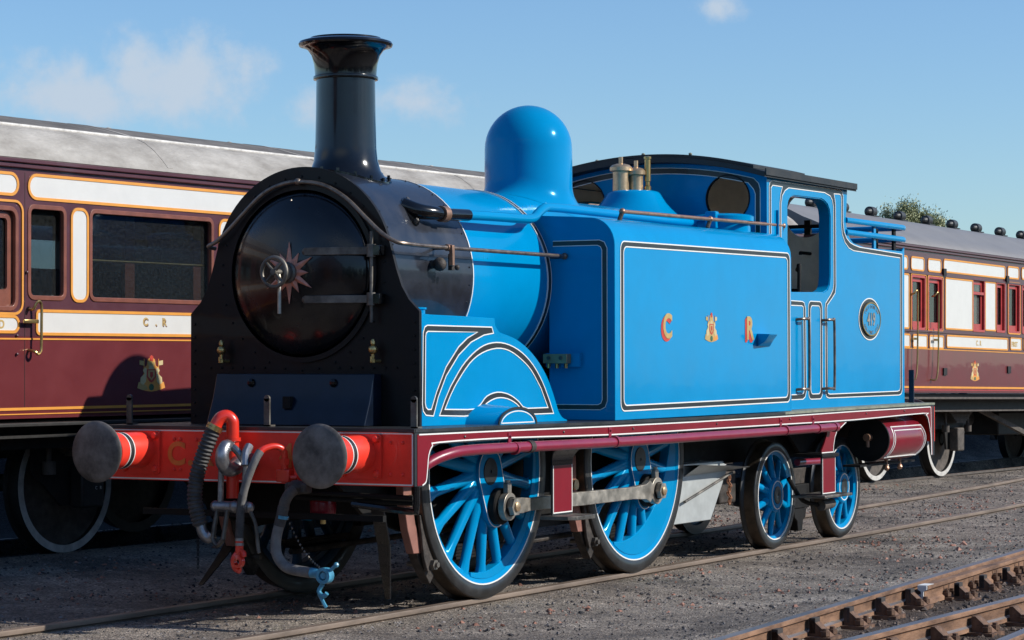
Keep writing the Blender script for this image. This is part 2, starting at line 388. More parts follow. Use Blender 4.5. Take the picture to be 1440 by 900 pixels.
# ---- buffer beams
for x0, x1 in ((0, .045), (9.74, 9.785)):
    b = MB().box(x0, x1, -1.255, 1.255, .855, 1.196).build('buffer_beam', RED, loco, bevel=.004)
    if x0 == 0:
        MB().ribbon(rrect(-1.243, 1.243, .866, 1.188, .004, 1), .009, -.0005, -.002, 'x', True).build('white_line', WHITE, b)
        MB().box(-.012, .05, -1.262, 1.262, 1.1965, 1.218).build('angle_iron', DECK, b)
        m = MB()
        for y in (-1.17, -1.08, -.60, .60, .55, 1.08, 1.17, .42, -.45):
            for z in (.93, 1.13): m.ball((-.002, y, z), .013, 8)
        m.build('rivet', RED, b)
for nm, t, y, sz in (('letter_c', 'C', .655, .21), ('letter_dot', '.', .49, .21), ('letter_r', 'R', .415, .21), ('number_figures', '419', -.245, .21)):
    lettering(t, nm, sz, (-.004, y, .965), '-x', mat('beam_gilt', (.62, .16, .03), .45, var=.2) if nm == 'letter_c' else bpy.data.materials['beam_gilt'], loco, depth=.001, bold=.006)
# ---- buffers
def buffer(y, s=-1, x0=0.0):
    X = lambda q: x0+s*q
    b = MB(); b.lathe([(.118, X(0)), (.118, X(.36)), (.112, X(.372)), (.07, X(.375))], (0, y, 1.058), 'x', 40); o = b.build('buffer', RED if s < 0 else UND, loco)
    MB().prism(rrect(y-.155, y+.155, .90, 1.185, .02), X(.001), X(.022), 'x').build('base_plate', RED, o, bevel=.003)
    MB().lathe([(.122, X(.29)), (.122, X(.36)), (.118, X(.365)), (.11, X(.29))], (0, y, 1.058), 'x', 40).build('collar', RED, o)
    MB().lathe([(.1185, X(.235)), (.1205, X(.235)), (.1205, X(.275)), (.1185, X(.275))], (0, y, 1.058), 'x', 40).build('black_band', LBLACK, o)
    for q in (.228, .275): MB().lathe([(.1188, X(q)), (.1212, X(q)), (.1212, X(q+.008)), (.1188, X(q+.008))], (0, y, 1.058), 'x', 40).build('white_line', WHITE, o)
    MB().lathe([(.075, X(.36)), (.075, X(.47))], (0, y, 1.058), 'x', 24).build('ram', OSTEEL, o)
    pr = [(1e-4, X(.512)), (.05, X(.511)), (.12, X(.506)), (.17, X(.498)), (.196, X(.490)), (.201, X(.482)), (.197, X(.472)), (.1, X(.462)), (1e-4, X(.46))]
    MB().lathe(pr, (0, y, 1.058), 'x', 56).build('buffer_head', BUFM, o, sharp=50)
    for dy in (-.125, .125):
        for dz in (-.11, .11):
            MB().lathe([(.026, X(.02)), (.026, X(.03)), (.018, X(.046)), (1e-4, X(.05))], (0, y+dy, 1.043+dz), 'x', 12).build('bolt', RED if s < 0 else UND, o)
BUFM = mat('buffer_head_steel', (.085, .074, .066), .5, metal=.35, var=.3, vscale=6, col2=(.23, .205, .185), rvar=.15, bump=.06, bscale=60)
for y in (-.865, .865): buffer(y); buffer(y, 1, 9.785)
# ---- smokebox: front plate, drum, chimney, door
FX = .62
pl_ = [(-.921, 1.215), (-.921, 1.972), (-.84, 2.05), (-.785, 2.14), (-.752, 2.24)]
arc = [(.72*math.sin(a), 2.235+.72*math.cos(a)) for a in np.linspace(math.radians(-77), math.radians(77), 40)]
poly = pl_[:-1]+[(-.745, 2.25)]+arc[0:]+[(.745, 2.25), (.785, 2.14), (.84, 2.05), (.921, 1.972), (.921, 1.215)]
MB().prism(poly, FX, FX+.03, 'x').build('front_plate', PLATEB, loco, bevel=.004)
m = MB(); m.lathe([(.704, FX+.02), (.704, 1.70)], (0, 0, 2.235), 'x', 72)
m.build('smokebox', SMOKE, loco)
m = MB()
for k in range(26):
    a = math.radians(-125+k*10)
    for x in (FX+.06, 1.66): m.ball((x, .705*math.sin(a), 2.235+.705*math.cos(a)), .0075, 6)
m.build('rivet', SMOKE, loco)
MB().box(FX+.03, 1.7, -.58, .58, 1.2, 1.9).build('saddle', DBLACK, loco)
# door
dr = [(1e-4, FX-.155), (.10, FX-.153), (.22, FX-.140), (.34, FX-.117), (.44, FX-.085), (.51, FX-.048), (.542, FX-.022), (.55, FX-.005), (.55, FX)]
door = MB().lathe(dr, (0, 0, 2.235), 'x', 72).build('smokebox_door', DOORB, loco, sharp=60)
MB().lathe([(.565, FX-.002), (.565, FX-.018), (.60, FX-.018), (.60, FX-.002)], (0, 0, 2.235), 'x', 72).build('door_ring', PLATEB, door)
for z in (2.375, 2.055):
    pth = [(FX-.135, -.12, z), (FX-.125, -.25, z), (FX-.095, -.40, z), (FX-.05, -.535, z), (FX-.045, -.60, z)]
    m = MB(); P = [Vector(p) for p in crom(pth, 4)]
    for i in range(len(P)-1):
        a, b = P[i], P[i+1]; h = .026
        m.hexa([(p.x-dx, p.y, p.z+hh) for p in (a, b) for hh in (-h, h) for dx in (.0, .022)])
    m.ball((P[0].x-.008, P[0].y, z), .026, 12, (.5, 1, 1))
    hs = m.build('hinge_strap', OSTEEL, door, bevel=.003)
    MB().cyl((FX-.055, -.585, z-.042), (FX-.055, -.585, z+.042), .032, 16).build('hinge_knuckle', OSTEEL, door)
    MB().box(FX-.075, FX, -.66, -.60, z-.035, z+.035).build('hinge_bracket', BLACK, door, bevel=.004)
MB().cyl((FX-.055, -.585, 1.90), (FX-.055, -.585, 2.50), .012, 10).build('hinge_pin', OSTEEL, door)
m = MB(); sx = FX-.162; pts = []
for k in range(24):
    a = math.radians(15*k); r = (.205 if k % 4 == 0 else .185 if k % 4 == 2 and 0 else .15) if k % 2 == 0 else .088
    if k % 2 == 0: r = (.207, .152)[(k//2) % 2]
    pts.append((r*math.sin(a), 2.235+r*math.cos(a)))
m.v = [(sx-.022, 0, 2.235)]+[(sx+.006, p[0], p[1]) for p in pts]+[(sx+.012, p[0], p[1]) for p in pts]; n = 24
m.f = [[0, 1+i, 1+(i+1) % n] for i in range(n)]+[[1+i, 1+(i+1) % n, 1+n+(i+1) % n, 1+n+i] for i in range(n)]; m.mi = [0]*len(m.f)
m.build('star', STAR, door, sharp=10)
MB().lathe([(.07, sx-.005), (.074, sx-.03), (.062, sx-.04), (.062, sx-.07), (.068, sx-.078), (.03, sx-.09), (1e-4, sx-.092)], (0, 0, 2.235), 'x', 28).build('door_boss', OSTEEL, door)
hw = MB().tube([(sx-.17, .098*math.cos(t), 2.235+.098*math.sin(t)) for t in np.linspace(0, 2*math.pi, 33)[:-1]], .0135, 10, closed=True)
for k in range(4):
    a = math.radians(45+90*k); hw.cyl((sx-.165, .02*math.cos(a), 2.235+.02*math.sin(a)), (sx-.17, .09*math.cos(a), 2.235+.09*math.sin(a)), .010, 8)
hw.cyl((sx-.08, 0, 2.235), (sx-.19, 0, 2.235), .02, 14); hw.build('hand_wheel', OSTEEL, door)
MB().tube([(sx-.12, 0, 2.235), (sx-.125, -.012, 2.19), (sx-.13, -.015, 1.96)], .0125, 10).build('door_handle', STEEL, door)
m = MB()
for k in range(30):
    a = 2*math.pi*k/30; m.ball((FX-.003, .655*math.sin(a), 2.235+.655*math.cos(a)), .0085, 6)
for s in (-1, 1):
    for k in range(8): m.ball((FX-.003, s*.885, 1.27+k*.09), .009, 6)
    for k in range(6): m.ball((FX-.003, s*(.72-.09*k if False else .30+.09*k), 1.60), .009, 6)
m.build('rivet', PLATEB, loco)
MB().ball((FX-.13, .0, 2.72), .007, 8).build('rivet', STEEL, door)
# curved apron below the door
m = MB(); prof = crom([(.40, 1.218, 0), (.43, 1.29, 0), (.475, 1.40, 0), (.52, 1.56, 0)], 4)
m.prism([(p[0], p[1]) for p in prof]+[(FX, 1.56), (FX, 1.218)], -.632, .632, 'y'); m.build('apron_plate', mat('apron_black', (.004, .008, .018), .28, spec=.3, coat=.25, var=.3, bump2=.06, b2scale=3), loco, sharp=50, bevel=.006)
MB().box(.43, .47, -.03, .03, 1.33, 1.41).build('slot_plate', DBLACK, loco)
for y in (-.33, .33): MB().ball((.50, y, 1.50), .03, 10).build('stud', BLACK, loco)
# lamp irons
for y in (-1.13, .0, 1.13):
    m = MB().box(.20, .215, y-.022, y+.022, 1.215, 1.40); m.cyl((.20, y, 1.40), (.215, y, 1.40), .022, 12); m.box(.20, .27, y-.022, y+.022, 1.2165, 1.226)
    m.build('lamp_iron', OSTEEL, loco)
# lubricator cocks on the front plate
for y in (-.60, .62):
    m = MB(); m.ball((FX-.06, y, 1.72), .032, 14); m.lathe([(.012, 1.75), (.017, 1.757), (.017, 1.775), (.008, 1.79)], (FX-.06, y, 0), 'z', 12)
    m.cyl((FX-.06, y, 1.70), (FX-.06, y, 1.63), .012, 10); m.lathe([(.016, 1.66), (.02, 1.655), (.02, 1.635), (.012, 1.63)], (FX-.06, y, 0), 'z', 12)
    m.cyl((FX-.06, y, 1.645), (FX, y-.02, 1.645), .010, 8); m.cyl((FX-.085, y, 1.64), (FX-.085, y, 1.675), .006, 6)
    m.build('lubricator_cock', BRASS, loco)
# chimney
cx = 1.165
pr = [(.335, 2.80), (.325, 2.86), (.285, 2.905), (.245, 2.96), (.222, 3.03), (.213, 3.12), (.207, 3.35), (.204, 3.58), (.204, 3.592), (.224, 3.594), (.226, 3.602), (.224, 3.615), (.214, 3.62), (.214, 3.64), (.220, 3.70), (.236, 3.76), (.262, 3.80), (.296, 3.822), (.322, 3.826), (.328, 3.84), (.320, 3.856), (.285, 3.868), (.25, 3.874), (.245, 3.885), (.18, 3.888), (.165, 3.86), (.16, 3.6)]
ch = MB().lathe(pr, (cx, 0, 0), 'z', 56).build('chimney', BLACK, loco, sharp=40)
def saddle_ring(name, c, r, drop, R, z0, matl, parent, w=.05, h=.014, seg=48):
    m = MB(); vs = []; 
    for rr in (r, r+w):
        for k in range(seg):
            a = 2*math.pi*k/seg; x, y = c+rr*math.cos(a), rr*math.sin(a)
            zb = z0+math.sqrt(max(.001, R*R-y*y)); vs += [(x, y, zb-.004), (x, y, zb+h)]
    n = seg*2
    fs = []
    for k in range(seg):
        k2 = (k+1) % seg
        fs += [(2*k, 2*k2, 2*k2+1, 2*k+1), (n+2*k, n+2*k+1, n+2*k2+1, n+2*k2), (2*k+1, 2*k2+1, n+2*k2+1, n+2*k+1)]
    m.add(vs, fs); return m.build(name, matl, parent)
saddle_ring('chimney_flange', cx, .27, 0, .704, 2.235, BLACK, ch)
m = MB()
for k in range(16):
    a = math.radians(22.5*k); x, y = cx+.305*math.cos(a), .305*math.sin(a); m.cyl((x, y, 2.235+math.sqrt(.704**2-y*y)), (x, y, 2.268+math.sqrt(.704**2-y*y)), .012, 6)
m.build('bolt', BLACK, ch)
# ---- boiler
MB().lathe([(.692, 1.702), (.692, 6.12)], (0, 0, 2.235), 'x', 72).build('boiler', BLUE, loco)
for x in (1.706,): MB().lathe([(.693, x), (.708, x), (.708, x+.010), (.693, x+.010)], (0, 0, 2.235), 'x', 72).build('white_line', WHITE, loco)
bb = MB().lathe([(.692, 2.84), (.6985, 2.84), (.6985, 2.885), (.692, 2.885)], (0, 0, 2.235), 'x', 72).build('boiler_band', LBLACK, loco)
for x in (2.833, 2.885): MB().lathe([(.692, x), (.700, x), (.700, x+.007), (.692, x+.007)], (0, 0, 2.235), 'x', 72).build('white_line', WHITE, bb)
# dome
dx = 3.82; R = .345
pr = []
for z, r in ((0, .455), (.012, .425), (.03, .40), (.055, .378), (.085, .361), (.12, .351), (.16, .346)): pr.append((r, z))
pr.append((.345, 3.31))
for k in range(1, 13):
    a = math.radians(90*k/12); pr.append((max(1e-4, R*math.cos(a)), 3.31+.345*math.sin(a)))
dome = MB().lathe(pr, (dx, 0, 0), 'z', 64)
# let the foot follow the boiler
def foot(x, y, z):
    if z < 1:
        zb = 2.235+math.sqrt(max(.02, .693**2-min(abs(y), .60)**2))
        return (x, y, zb+z)
    return (x, y, z)
dome.xf(foot).build('dome', BLUE, loco, sharp=60)
# ---- ejector pipe and handrail
e = MB().box(1.03, 1.23, -.60, -.50, 2.50, 2.52)  # replaced below by flange
fl = MB()
for k in range(2):
    pass
P = [(1.10, -.50, 2.70), (1.14, -.60, 2.665), (1.24, -.665, 2.655), (1.34, -.68, 2.652)]
el_ = MB().tube(P, lambda t: .062-.022*t, 14, smooth=4).build('elbow_pipe', BLACK, loco)
m = MB(); c0 = Vector((1.11, -.535, 2.695)); nrm = Vector((0, -.62, .5)).normalized(); ux = Vector((.35, .55, .65)); ux = (ux-nrm*ux.dot(nrm)).normalized(); vx = nrm.cross(ux)
fv = []
for q in (-.01, .03):
    for k in range(24):
        a = 2*math.pi*k/24; fv.append(c0+nrm*q+ux*(.135*math.cos(a))+vx*(.062*math.sin(a)))
m.add(fv, [tuple(range(24)), tuple(range(24, 48))]+[(k, (k+1) % 24, 24+(k+1) % 24, 24+k) for k in range(24)])
m.xf(lambda x, y, z: (x, y, z-.05))
m.build('pipe_flange', BLACK, el_)
for sg in (-1, 1):
    c = c0+ux*.105*sg+nrm*.03+Vector((0, 0, -.05)); MB().cyl(c, c+nrm*.025, .015, 6).build('bolt', OSTEEL, el_)
MB().cyl((1.31, -.677, 2.652), (1.37, -.682, 2.652), .056, 16).build('union_nut', COPPER, el_)
MB().cyl((1.36, -.682, 2.652), (1.66, -.69, 2.660), .042, 16).build('pipe_sleeve', BLACK, el_)
MB().tube([(1.62, -.69, 2.659), (2.0, -.70, 2.668), (2.45, -.70, 2.674), (2.62, -.69, 2.688), (2.74, -.67, 2.735), (2.86, -.655, 2.776), (2.98, -.65, 2.786), (3.5, -.65, 2.79), (5.5, -.65, 2.79)], .034, 14, smooth=3).build('ejector_pipe', BLUE, loco)
hx = FX-.05
arch = [(hx, .735, 2.432), (hx, .66, 2.47), (hx, .55, 2.555), (hx, .42, 2.67), (hx, .28, 2.78), (hx, .14, 2.835), (hx, .0, 2.85), (hx, -.20, 2.822), (hx, -.38, 2.73), (hx, -.53, 2.60), (hx, -.66, 2.49), (hx+.02, -.76, 2.43), (hx+.10, -.80, 2.418), (hx+.30, -.805, 2.413), (1.6, -.805, 2.412), (2.3, -.805, 2.414), (2.91, -.805, 2.416)]
hr = MB().tube([(FX+.01, .72, 2.42)]+arch, .0145, 10, smooth=4).build('handrail', RODM, loco)
for p in ((hx, 0, 2.85), (2.89, -.805, 2.416)): MB().ball(p, .026, 12).build('handrail_knob', RODM, hr)
for x in (1.21, 2.89): MB().cyl((x, -.805, 2.413), (x+(.03 if x > 2 else 0), -.66, 2.413), .013, 8).build('handrail_stem', RODM, hr)
m = MB().cyl((1.17, -.805, 2.413), (1.23, -.805, 2.413), .024, 12); m.box(1.185, 1.215, -.845, -.815, 2.29, 2.43); m.build('clamp', COPPER, hr, bevel=.004)
m = MB().ball((1.155, -.76, 2.30), .048, 12); m.box(1.20, 1.235, -.83, -.80, 2.26, 2.37); m.ball((1.27, -.83, 2.28), .02, 8); m.cyl((1.155, -.76, 2.30), (1.155, -.66, 2.30), .03, 10)
m.build('blower_valve', GRIME, loco)
# ---- front splashers with sandboxes
ol = [(.651, 1.215), (.651, 1.953), (1.28, 1.946), (1.632, 1.941), (1.638, 1.9), (1.67, 1.865), (1.72, 1.840), (1.834, 1.82), (1.972, 1.787), (2.134, 1.721), (2.276, 1.636), (2.396, 1.534), (2.48, 1.431), (2.54, 1.339), (2.577, 1.281), (2.637, 1.234), (2.712, 1.213), (2.712, 1.205)]
ol = [ol[0], ol[1], ol[2], ol[3]]+[tuple(p)[:2] for p in crom([(a, b, 0) for a, b in ol[4:-1]], 3)]+[ol[-1]]
l1o = rounded([(1.608, 1.836), (1.585, 1.877), (.665, 1.88), (.654, 1.281), (.79, 1.281)], .05, 4)[5:] 
l1o = [(1.608, 1.836), (1.585, 1.877), (.72, 1.88), (.685, 1.868), (.665, 1.83), (.654, 1.36), (.665, 1.315), (.70, 1.288), (.796, 1.281), (.858, 1.405), (.962, 1.545), (1.13, 1.685), (1.299, 1.773), (1.476, 1.822)]
l1i = [(1.387, 1.841), (1.25, 1.80), (1.13, 1.74), (.962, 1.605), (.837, 1.44), (.769, 1.325), (.725, 1.325), (.70, 1.34), (.69, 1.368), (.696, 1.806), (.703, 1.828), (.725, 1.84)]
A = (1.655, .86)   # centre of the arched lining
def arcp(r, a0, a1, n=20, k=1.0): return [(A[0]+r*k*math.cos(math.radians(t)), A[1]+r*math.sin(math.radians(t))) for t in np.linspace(a0, a1, n)]
l2o = [(.874, 1.282), (.945, 1.385)]+[tuple(p)[:2] for p in crom([(1.021, 1.475, 0), (1.172, 1.606, 0), (1.318, 1.692, 0), (1.476, 1.751, 0), (1.653, 1.772, 0), (1.834, 1.756, 0), (2.017, 1.703, 0), (2.181, 1.616, 0), (2.321, 1.495, 0), (2.429, 1.36, 0)], 3)]+[(2.491, 1.266), (2.10, 1.266)]+[tuple(p)[:2] for p in crom([(2.03, 1.285, 0), (1.94, 1.342, 0), (1.80, 1.382, 0), (1.652, 1.388, 0), (1.514, 1.355, 0), (1.405, 1.298, 0), (1.317, 1.275, 0)], 3)]+[(1.2, 1.272)]
l2i = [(.944, 1.322)]+[tuple(p)[:2] for p in crom([(1.015, 1.41, 0), (1.106, 1.5, 0), (1.279, 1.63, 0), (1.45, 1.70, 0), (1.653, 1.732, 0), (1.834, 1.716, 0), (2.014, 1.653, 0), (2.158, 1.575, 0), (2.299, 1.45, 0)], 3)]+[(2.406, 1.309), (2.09, 1.309)]+[tuple(p)[:2] for p in crom([(2.03, 1.322, 0), (1.95, 1.368, 0), (1.82, 1.412, 0), (1.66, 1.428, 0), (1.514, 1.402, 0), (1.43, 1.35, 0), (1.36, 1.318, 0)], 3)]+[(1.25, 1.315)]
for s in (-1, 1):
    sp = MB().prism(ol, s*.56, s*.92, 'y').build('splasher', BLUE, loco, bevel=.004, sharp=25)
    MB().lathe([(.11, 1.948), (.11, 1.955), (.085, 1.958), (.085, 1.985), (.095, 1.988), (.095, 2.0), (.06, 2.004), (1e-4, 2.005)], (.80, s*.76, 0), 'z', 28).build('sandbox_lid', BLUE, sp)
    if s < 0:
        band('lining_panel', l1o, [l1i], -.9205, -.0015, parent=loco)
        band('lining_panel', l2o, [l2i], -.9205, -.0015, parent=loco)
    # bulge over the coupling rod
    a_ = [(1.56+.265*math.cos(t), 1.205+.115*math.sin(t)) for t in np.linspace(0, math.pi, 19)]
    ab = [(1.52+.30*math.cos(t), 1.205+.145*math.sin(t)) for t in np.linspace(0, math.pi, 19)]
    m = MB(); vs = [(p[0], s*.921, p[1]) for p in ab]+[(p[0]+0, s*1.14, p[1]) for p in a_]; m.add(vs, [(i, i+1, 20+i, 19+i) for i in range(18)]+[tuple(range(19, 38))])
    bl = m.build('rod_splasher', BLUE, loco, sharp=40)
    MB().ribbon([(p[0], p[1]+.002) for p in a_], .018, s*1.135, s*.010).build('black_edge', LBLACK, bl)
    m = MB(); m.ribbon([(1.56+.235*math.cos(t), 1.21+.092*math.sin(t)) for t in np.linspace(.1, math.pi-.1, 17)], .007, s*1.1405, s*.0015)
    m.ribbon([(1.335, 1.223), (1.785, 1.223)], .007, s*1.1405, s*.0015); m.build('white_line', WHITE, bl)
# ---- side tanks
def tank(s):
    pr = [(s*1.21, 0)]+[(s*(1.01+.20*math.cos(t)), 2.505+.205*math.sin(t)) for t in np.linspace(0, math.pi/2, 9)]+[(s*.85, 2.722), (s*.60, 2.735), (s*.44, 2.74), (s*.44, 2.55), (s*.665, 2.25), (s*.665, 0)]
    m = MB(); n = len(pr)
    vs = [(x, p[0], (p[1]+dz) if p[1] else zf(x)+.001) for x, dz in ((2.91, -.012), (6.27, .018)) for p in pr]
    tri = tessellate_polygon([[Vector((p[0], p[1], 0)) for p in pr]])
    m.add(vs, [tuple(t) for t in tri]+[tuple(i+n for i in t) for t in tri]+[(i, (i+1) % n, n+(i+1) % n, n+i) for i in range(n)])
    return m.build('side_tank', BLUE, loco, bevel=.005, sharp=25)
for s in (-1, 1): tk = tank(s)
def skew(P, x0, k): return [(x, z+k*(x-x0)) for x, z in P]
to = skew(rrect(3.0, 6.232, 1.274, 2.523, .062, 5), 3.0, .0085*1.0)
to = [(x, (2.523+.0095*(x-3) if z > 2 else 1.274+.006*(x-3))+((z-(2.523 if z > 2 else 1.274)))*1) for x, z in rrect(3.0, 6.232, 1.274, 2.523, .062, 5)]
ti = [(x, (2.484+.0095*(x-3) if z > 2 else 1.314+.006*(x-3))+((z-(2.484 if z > 2 else 1.314)))*1) for x, z in rrect(3.05, 6.182, 1.314, 2.484, .05, 5)]
band('lining_panel', to, [ti], -1.2105, -.0015, w=.009)
# front face lining: an angle of lining open towards the boiler
o2 = [(-.70, 2.53), (-1.085, 2.53), (-1.125, 2.515), (-1.148, 2.47), (-1.148, 1.35), (-1.13, 1.305), (-1.09, 1.285), (-.70, 1.285), (-.70, 1.322), (-1.07, 1.322), (-1.095, 1.333), (-1.106, 1.36), (-1.106, 2.455), (-1.095, 2.48), (-1.07, 2.492), (-.70, 2.492)]
for nm in (1,):
    b_ = MB().prism(o2, 2.9095, 2.908, 'x').build('lining_panel', LBLACK, loco)
    m = MB(); m.ribbon(o2[:8], .005, 2.909, -.0022, 'x'); m.ribbon(o2[8:], .005, 2.909, -.0022, 'x'); m.build('white_line', WHITE, b_)
# lubricator on the front of the tank
m = MB().box(2.80, 2.87, -.87, -.67, 1.625, 1.695); lb = m.build('lubricator_box', mat('dull_brass', (.34, .27, .16), .4, metal=.55, var=.2), loco, bevel=.004)
MB().box(2.87, 2.912, -.94, -.66, 1.60, 1.70).build('back_plate', BLUE, lb)
for y in (-.70, -.77, -.845): MB().cyl((2.835, y, 1.625), (2.835, y, 1.59), .014, 8).build('oil_pipe', BRASS, lb)
for y in (-.72, -.82): MB().cyl((2.80, y, 1.665), (2.79, y, 1.665), .014, 10).build('stud', OSTEEL, lb)
# tank top: handrail, filler, safety valves, lamp bracket
tr = MB().cyl((3.38, -1.04, 2.765), (6.50, -1.04, 2.805), .0155, 12).build('tank_handrail', COPPER, loco)
for x in (3.38, 4.98, 6.50):
    z = 2.765+(x-3.38)*.0128
    MB().ball((x, -1.04, z), .026, 12).build('handrail_knob', COPPER, tr)
    MB().cyl((x, -1.04, z), (x-.03, -1.03, z-.07), .018, 8).build('handrail_stem', GRIME, tr)
tf = MB().lathe([(.20, 2.70), (.20, 2.80), (.225, 2.805), (.225, 2.845), (.21, 2.858), (.14, 2.87), (1e-4, 2.872)], (5.78, -.80, .005), 'z', 36).xf(lambda x, y, z: (5.78+(x-5.78)*1.15, -.80+(y+.80)*1.15, z)).build('tank_filler', BLUE, loco)
MB().box(5.49, 5.56, -.86, -.76, 2.74, 2.885).build('filler_hinge', BLUE, tf, bevel=.01)
m = MB().lathe([(.20, 2.70), (.20, 2.80), (.225, 2.805), (.225, 2.845), (.21, 2.858), (.14, 2.87), (1e-4, 2.872)], (5.58, .80, 0), 'z', 36); m.build('tank_filler', BLUE, loco)
sv = [(.46, 2.82), (.40, 2.88), (.335, 2.935), (.285, 2.985), (.25, 3.035), (.232, 3.065), (.215, 3.082), (.18, 3.092), (1e-4, 3.094)]
m = MB().lathe(sv, (5.70, 0, 0), 'z', 48); seat = m.build('safety_valve_cover', BLUE, loco, sharp=50)
for i, (x, y, r, z1) in enumerate(((5.60, .07, .078, 3.31), (5.69, -.03, .066, 3.28))):
    m = MB().lathe([(r*.9, 3.09), (r*.9, 3.25+(z1-3.31)), (r*1.02, z1-.055), (r*1.22, z1-.05), (r*1.22, z1-.02), (r*.95, z1), (r*.5, z1+.01)], (x, y, 0), 'z', 28)
    m.cyl((x, y, z1), (x, y, z1+.07), .018, 10); m.build('safety_valve', GUNM, seat)
m = MB().lathe([(.030, 3.09), (.030, 3.13), (.020, 3.14), (.020, 3.17), (.027, 3.175), (.027, 3.36), (.033, 3.365), (.033, 3.385), (.01, 3.39)], (5.75, -.11, 0), 'z', 20); m.build('whistle', BRASS, seat)
# crest, letters and little bracket on the tank side
for t, x in (('C', 3.715), ('R', 5.30)):
    sz = .255
    a = lettering(t, 'letter_'+t.lower(), sz, (x, -1.2115, 1.822), '-y', GOLD, loco, depth=.0016, xs=.92, bold=.008, off=.004)
    lettering(t, 'letter_shadow', sz, (x-.03, -1.2115, 1.800), '-y', GREDS, a, depth=.0006, xs=.92, bold=.008, off=.001)
    lettering(t, 'letter_shadow', sz, (x-.016, -1.2115, 1.811), '-y', GREDS, a, depth=.0006, xs=.92, bold=.008, off=.0018)
def crest(x, z, w, h, y, parent, s=1):
    """painted coat of arms: crown, two flags, shield between two supporters, scroll"""
    c = MB().prism(circ(x, z-.30*h, .30*w, 20, .10*h), y, y-.001).build('coat_of_arms', CREST['gold'], parent)
    MB().prism([(x+u*w, z+v*h) for u, v in [(-.40, -.40), (-.36, -.15), (-.27, .02), (-.27, .16), (-.16, .22), (-.13, .38), (0, .47), (.13, .38), (.16, .22), (.27, .16), (.27, .02), (.36, -.15), (.40, -.40), (.2, -.46), (0, -.48), (-.2, -.46)]], y, y-.0011).build('mantling', CREST['orange'] if w > .3 else GOLD, c)
    def e(nm, u, v, a, b, k, q=.0015): MB().prism(circ(x+u*w, z+v*h, a*w, 14, b*h), y, y-q).build(nm, CREST[k], c)
    def p(nm, P, k, q=.0022): MB().prism([(x+u*w, z+v*h) for u, v in P], y, y-q).build(nm, CREST[k], c)
    p('shield', [(-.16, .12), (.16, .12), (.17, -.08), (.08, -.2), (0, -.24), (-.08, -.2), (-.17, -.08)], 'red')
    p('shield_field', [(-.12, .09), (.12, .09), (.12, -.07), (0, -.18), (-.12, -.07)], 'gold', .003)
    p('shield_charge', [(-.05, .05), (.05, .05), (.06, -.06), (0, -.12), (-.06, -.06)], 'red', .0036)
    for sg in (-1, 1):
        p('supporter', [(sg*.17, .14), (sg*.26, .17), (sg*.30, .08), (sg*.24, .0), (sg*.38, -.10), (sg*.40, -.24), (sg*.30, -.30), (sg*.20, -.22), (sg*.18, -.05)], 'cream', .0024)
        p('flag', [(sg*.26, .22), (sg*.42, .24), (sg*.42, .36), (sg*.26, .34)], 'gold' if sg < 0 else 'cream', .002)
        p('flag_pole', [(sg*.25, .12), (sg*.27, .12), (sg*.27, .40), (sg*.25, .40)], 'orange', .0026)
        p('scroll', [(sg*.20, -.30), (sg*.45, -.22), (sg*.50, -.38), (sg*.30, -.44), (sg*.12, -.42)], 'orange' if sg > 0 else 'gold', .002)
    p('helmet', [(-.10, .12), (.10, .12), (.08, .22), (-.08, .22)], 'cream'); p('crown', [(-.12, .22), (.12, .22), (.14, .34), (.05, .30), (0, .36), (-.05, .30), (-.14, .34)], 'gold')
    p('lion', [(-.05, .34), (.06, .34), (.07, .46), (.0, .50), (-.06, .45)], 'red', .0026); e('badge', 0, -.36, .09, .09, 'green', .003)
    return c
crest(4.615, 1.905, .25, .24, -1.2115, loco)
m = MB(); z0 = 1.86
m.add([(5.53, -1.211, z0+.005), (5.80, -1.211, z0+.005), (5.80, -1.211, z0-.10), (5.53, -1.211, z0-.10), (5.49, -1.34, z0), (5.66, -1.34, z0), (5.66, -1.30, z0-.05), (5.49, -1.30, z0-.06)], [(0, 1, 5, 4), (4, 5, 6, 7), (0, 4, 7, 3), (1, 2, 6, 5), (2, 3, 7, 6), (0, 1, 2, 3)])
m.build('tank_step', BLUE, loco, bevel=.003)
# ---- cab and bunker
CY = 1.05
out_ = [(6.123, 1.215), (6.123, 3.215), (8.0, 3.226), (7.985, 3.10), (7.965, 2.94), (7.975, 2.87), (8.01, 2.805), (8.07, 2.755), (8.151, 2.722), (8.425, 2.694), (9.45, 2.694), (9.51, 2.735), (9.501, 1.232)]
opn = [(6.575, 2.976), (6.60, 3.03), (6.65, 3.067), (6.72, 3.083), (7.366, 3.092), (7.44, 3.08), (7.52, 3.05), (7.57, 3.0), (7.588, 2.94), (7.581, 2.40), (7.56, 2.32), (7.511, 2.273), (7.408, 2.245), (6.70, 2.229), (6.61, 2.24), (6.575, 2.28)]
O = [(6.165, 2.4), (6.169, 3.13), (6.19, 3.165), (6.246, 3.177), (7.80, 3.19), (7.86, 3.18), (7.888, 3.14), (7.884, 2.90), (7.91, 2.815), (7.972, 2.759), (8.06, 2.722), (8.151, 2.705), (8.30, 2.690), (9.44, 2.667), (9.425, 1.352), (9.40, 1.322), (9.343, 1.310), (7.518, 1.307), (7.46, 1.32), (7.441, 1.36), (7.436, 2.11), (7.45, 2.155), (7.58, 2.236), (7.63, 2.28), (7.65, 2.34), (7.649, 3.03), (7.62, 3.09), (7.572, 3.123), (7.435, 3.145), (6.60, 3.137), (6.52, 3.11), (6.455, 3.06), (6.432, 2.98), (6.43, 2.4)]
H1 = [(6.207, 2.42), (6.210, 3.115), (6.246, 3.138), (6.46, 3.138), (6.42, 3.07), (6.402, 2.99), (6.399, 2.42)]
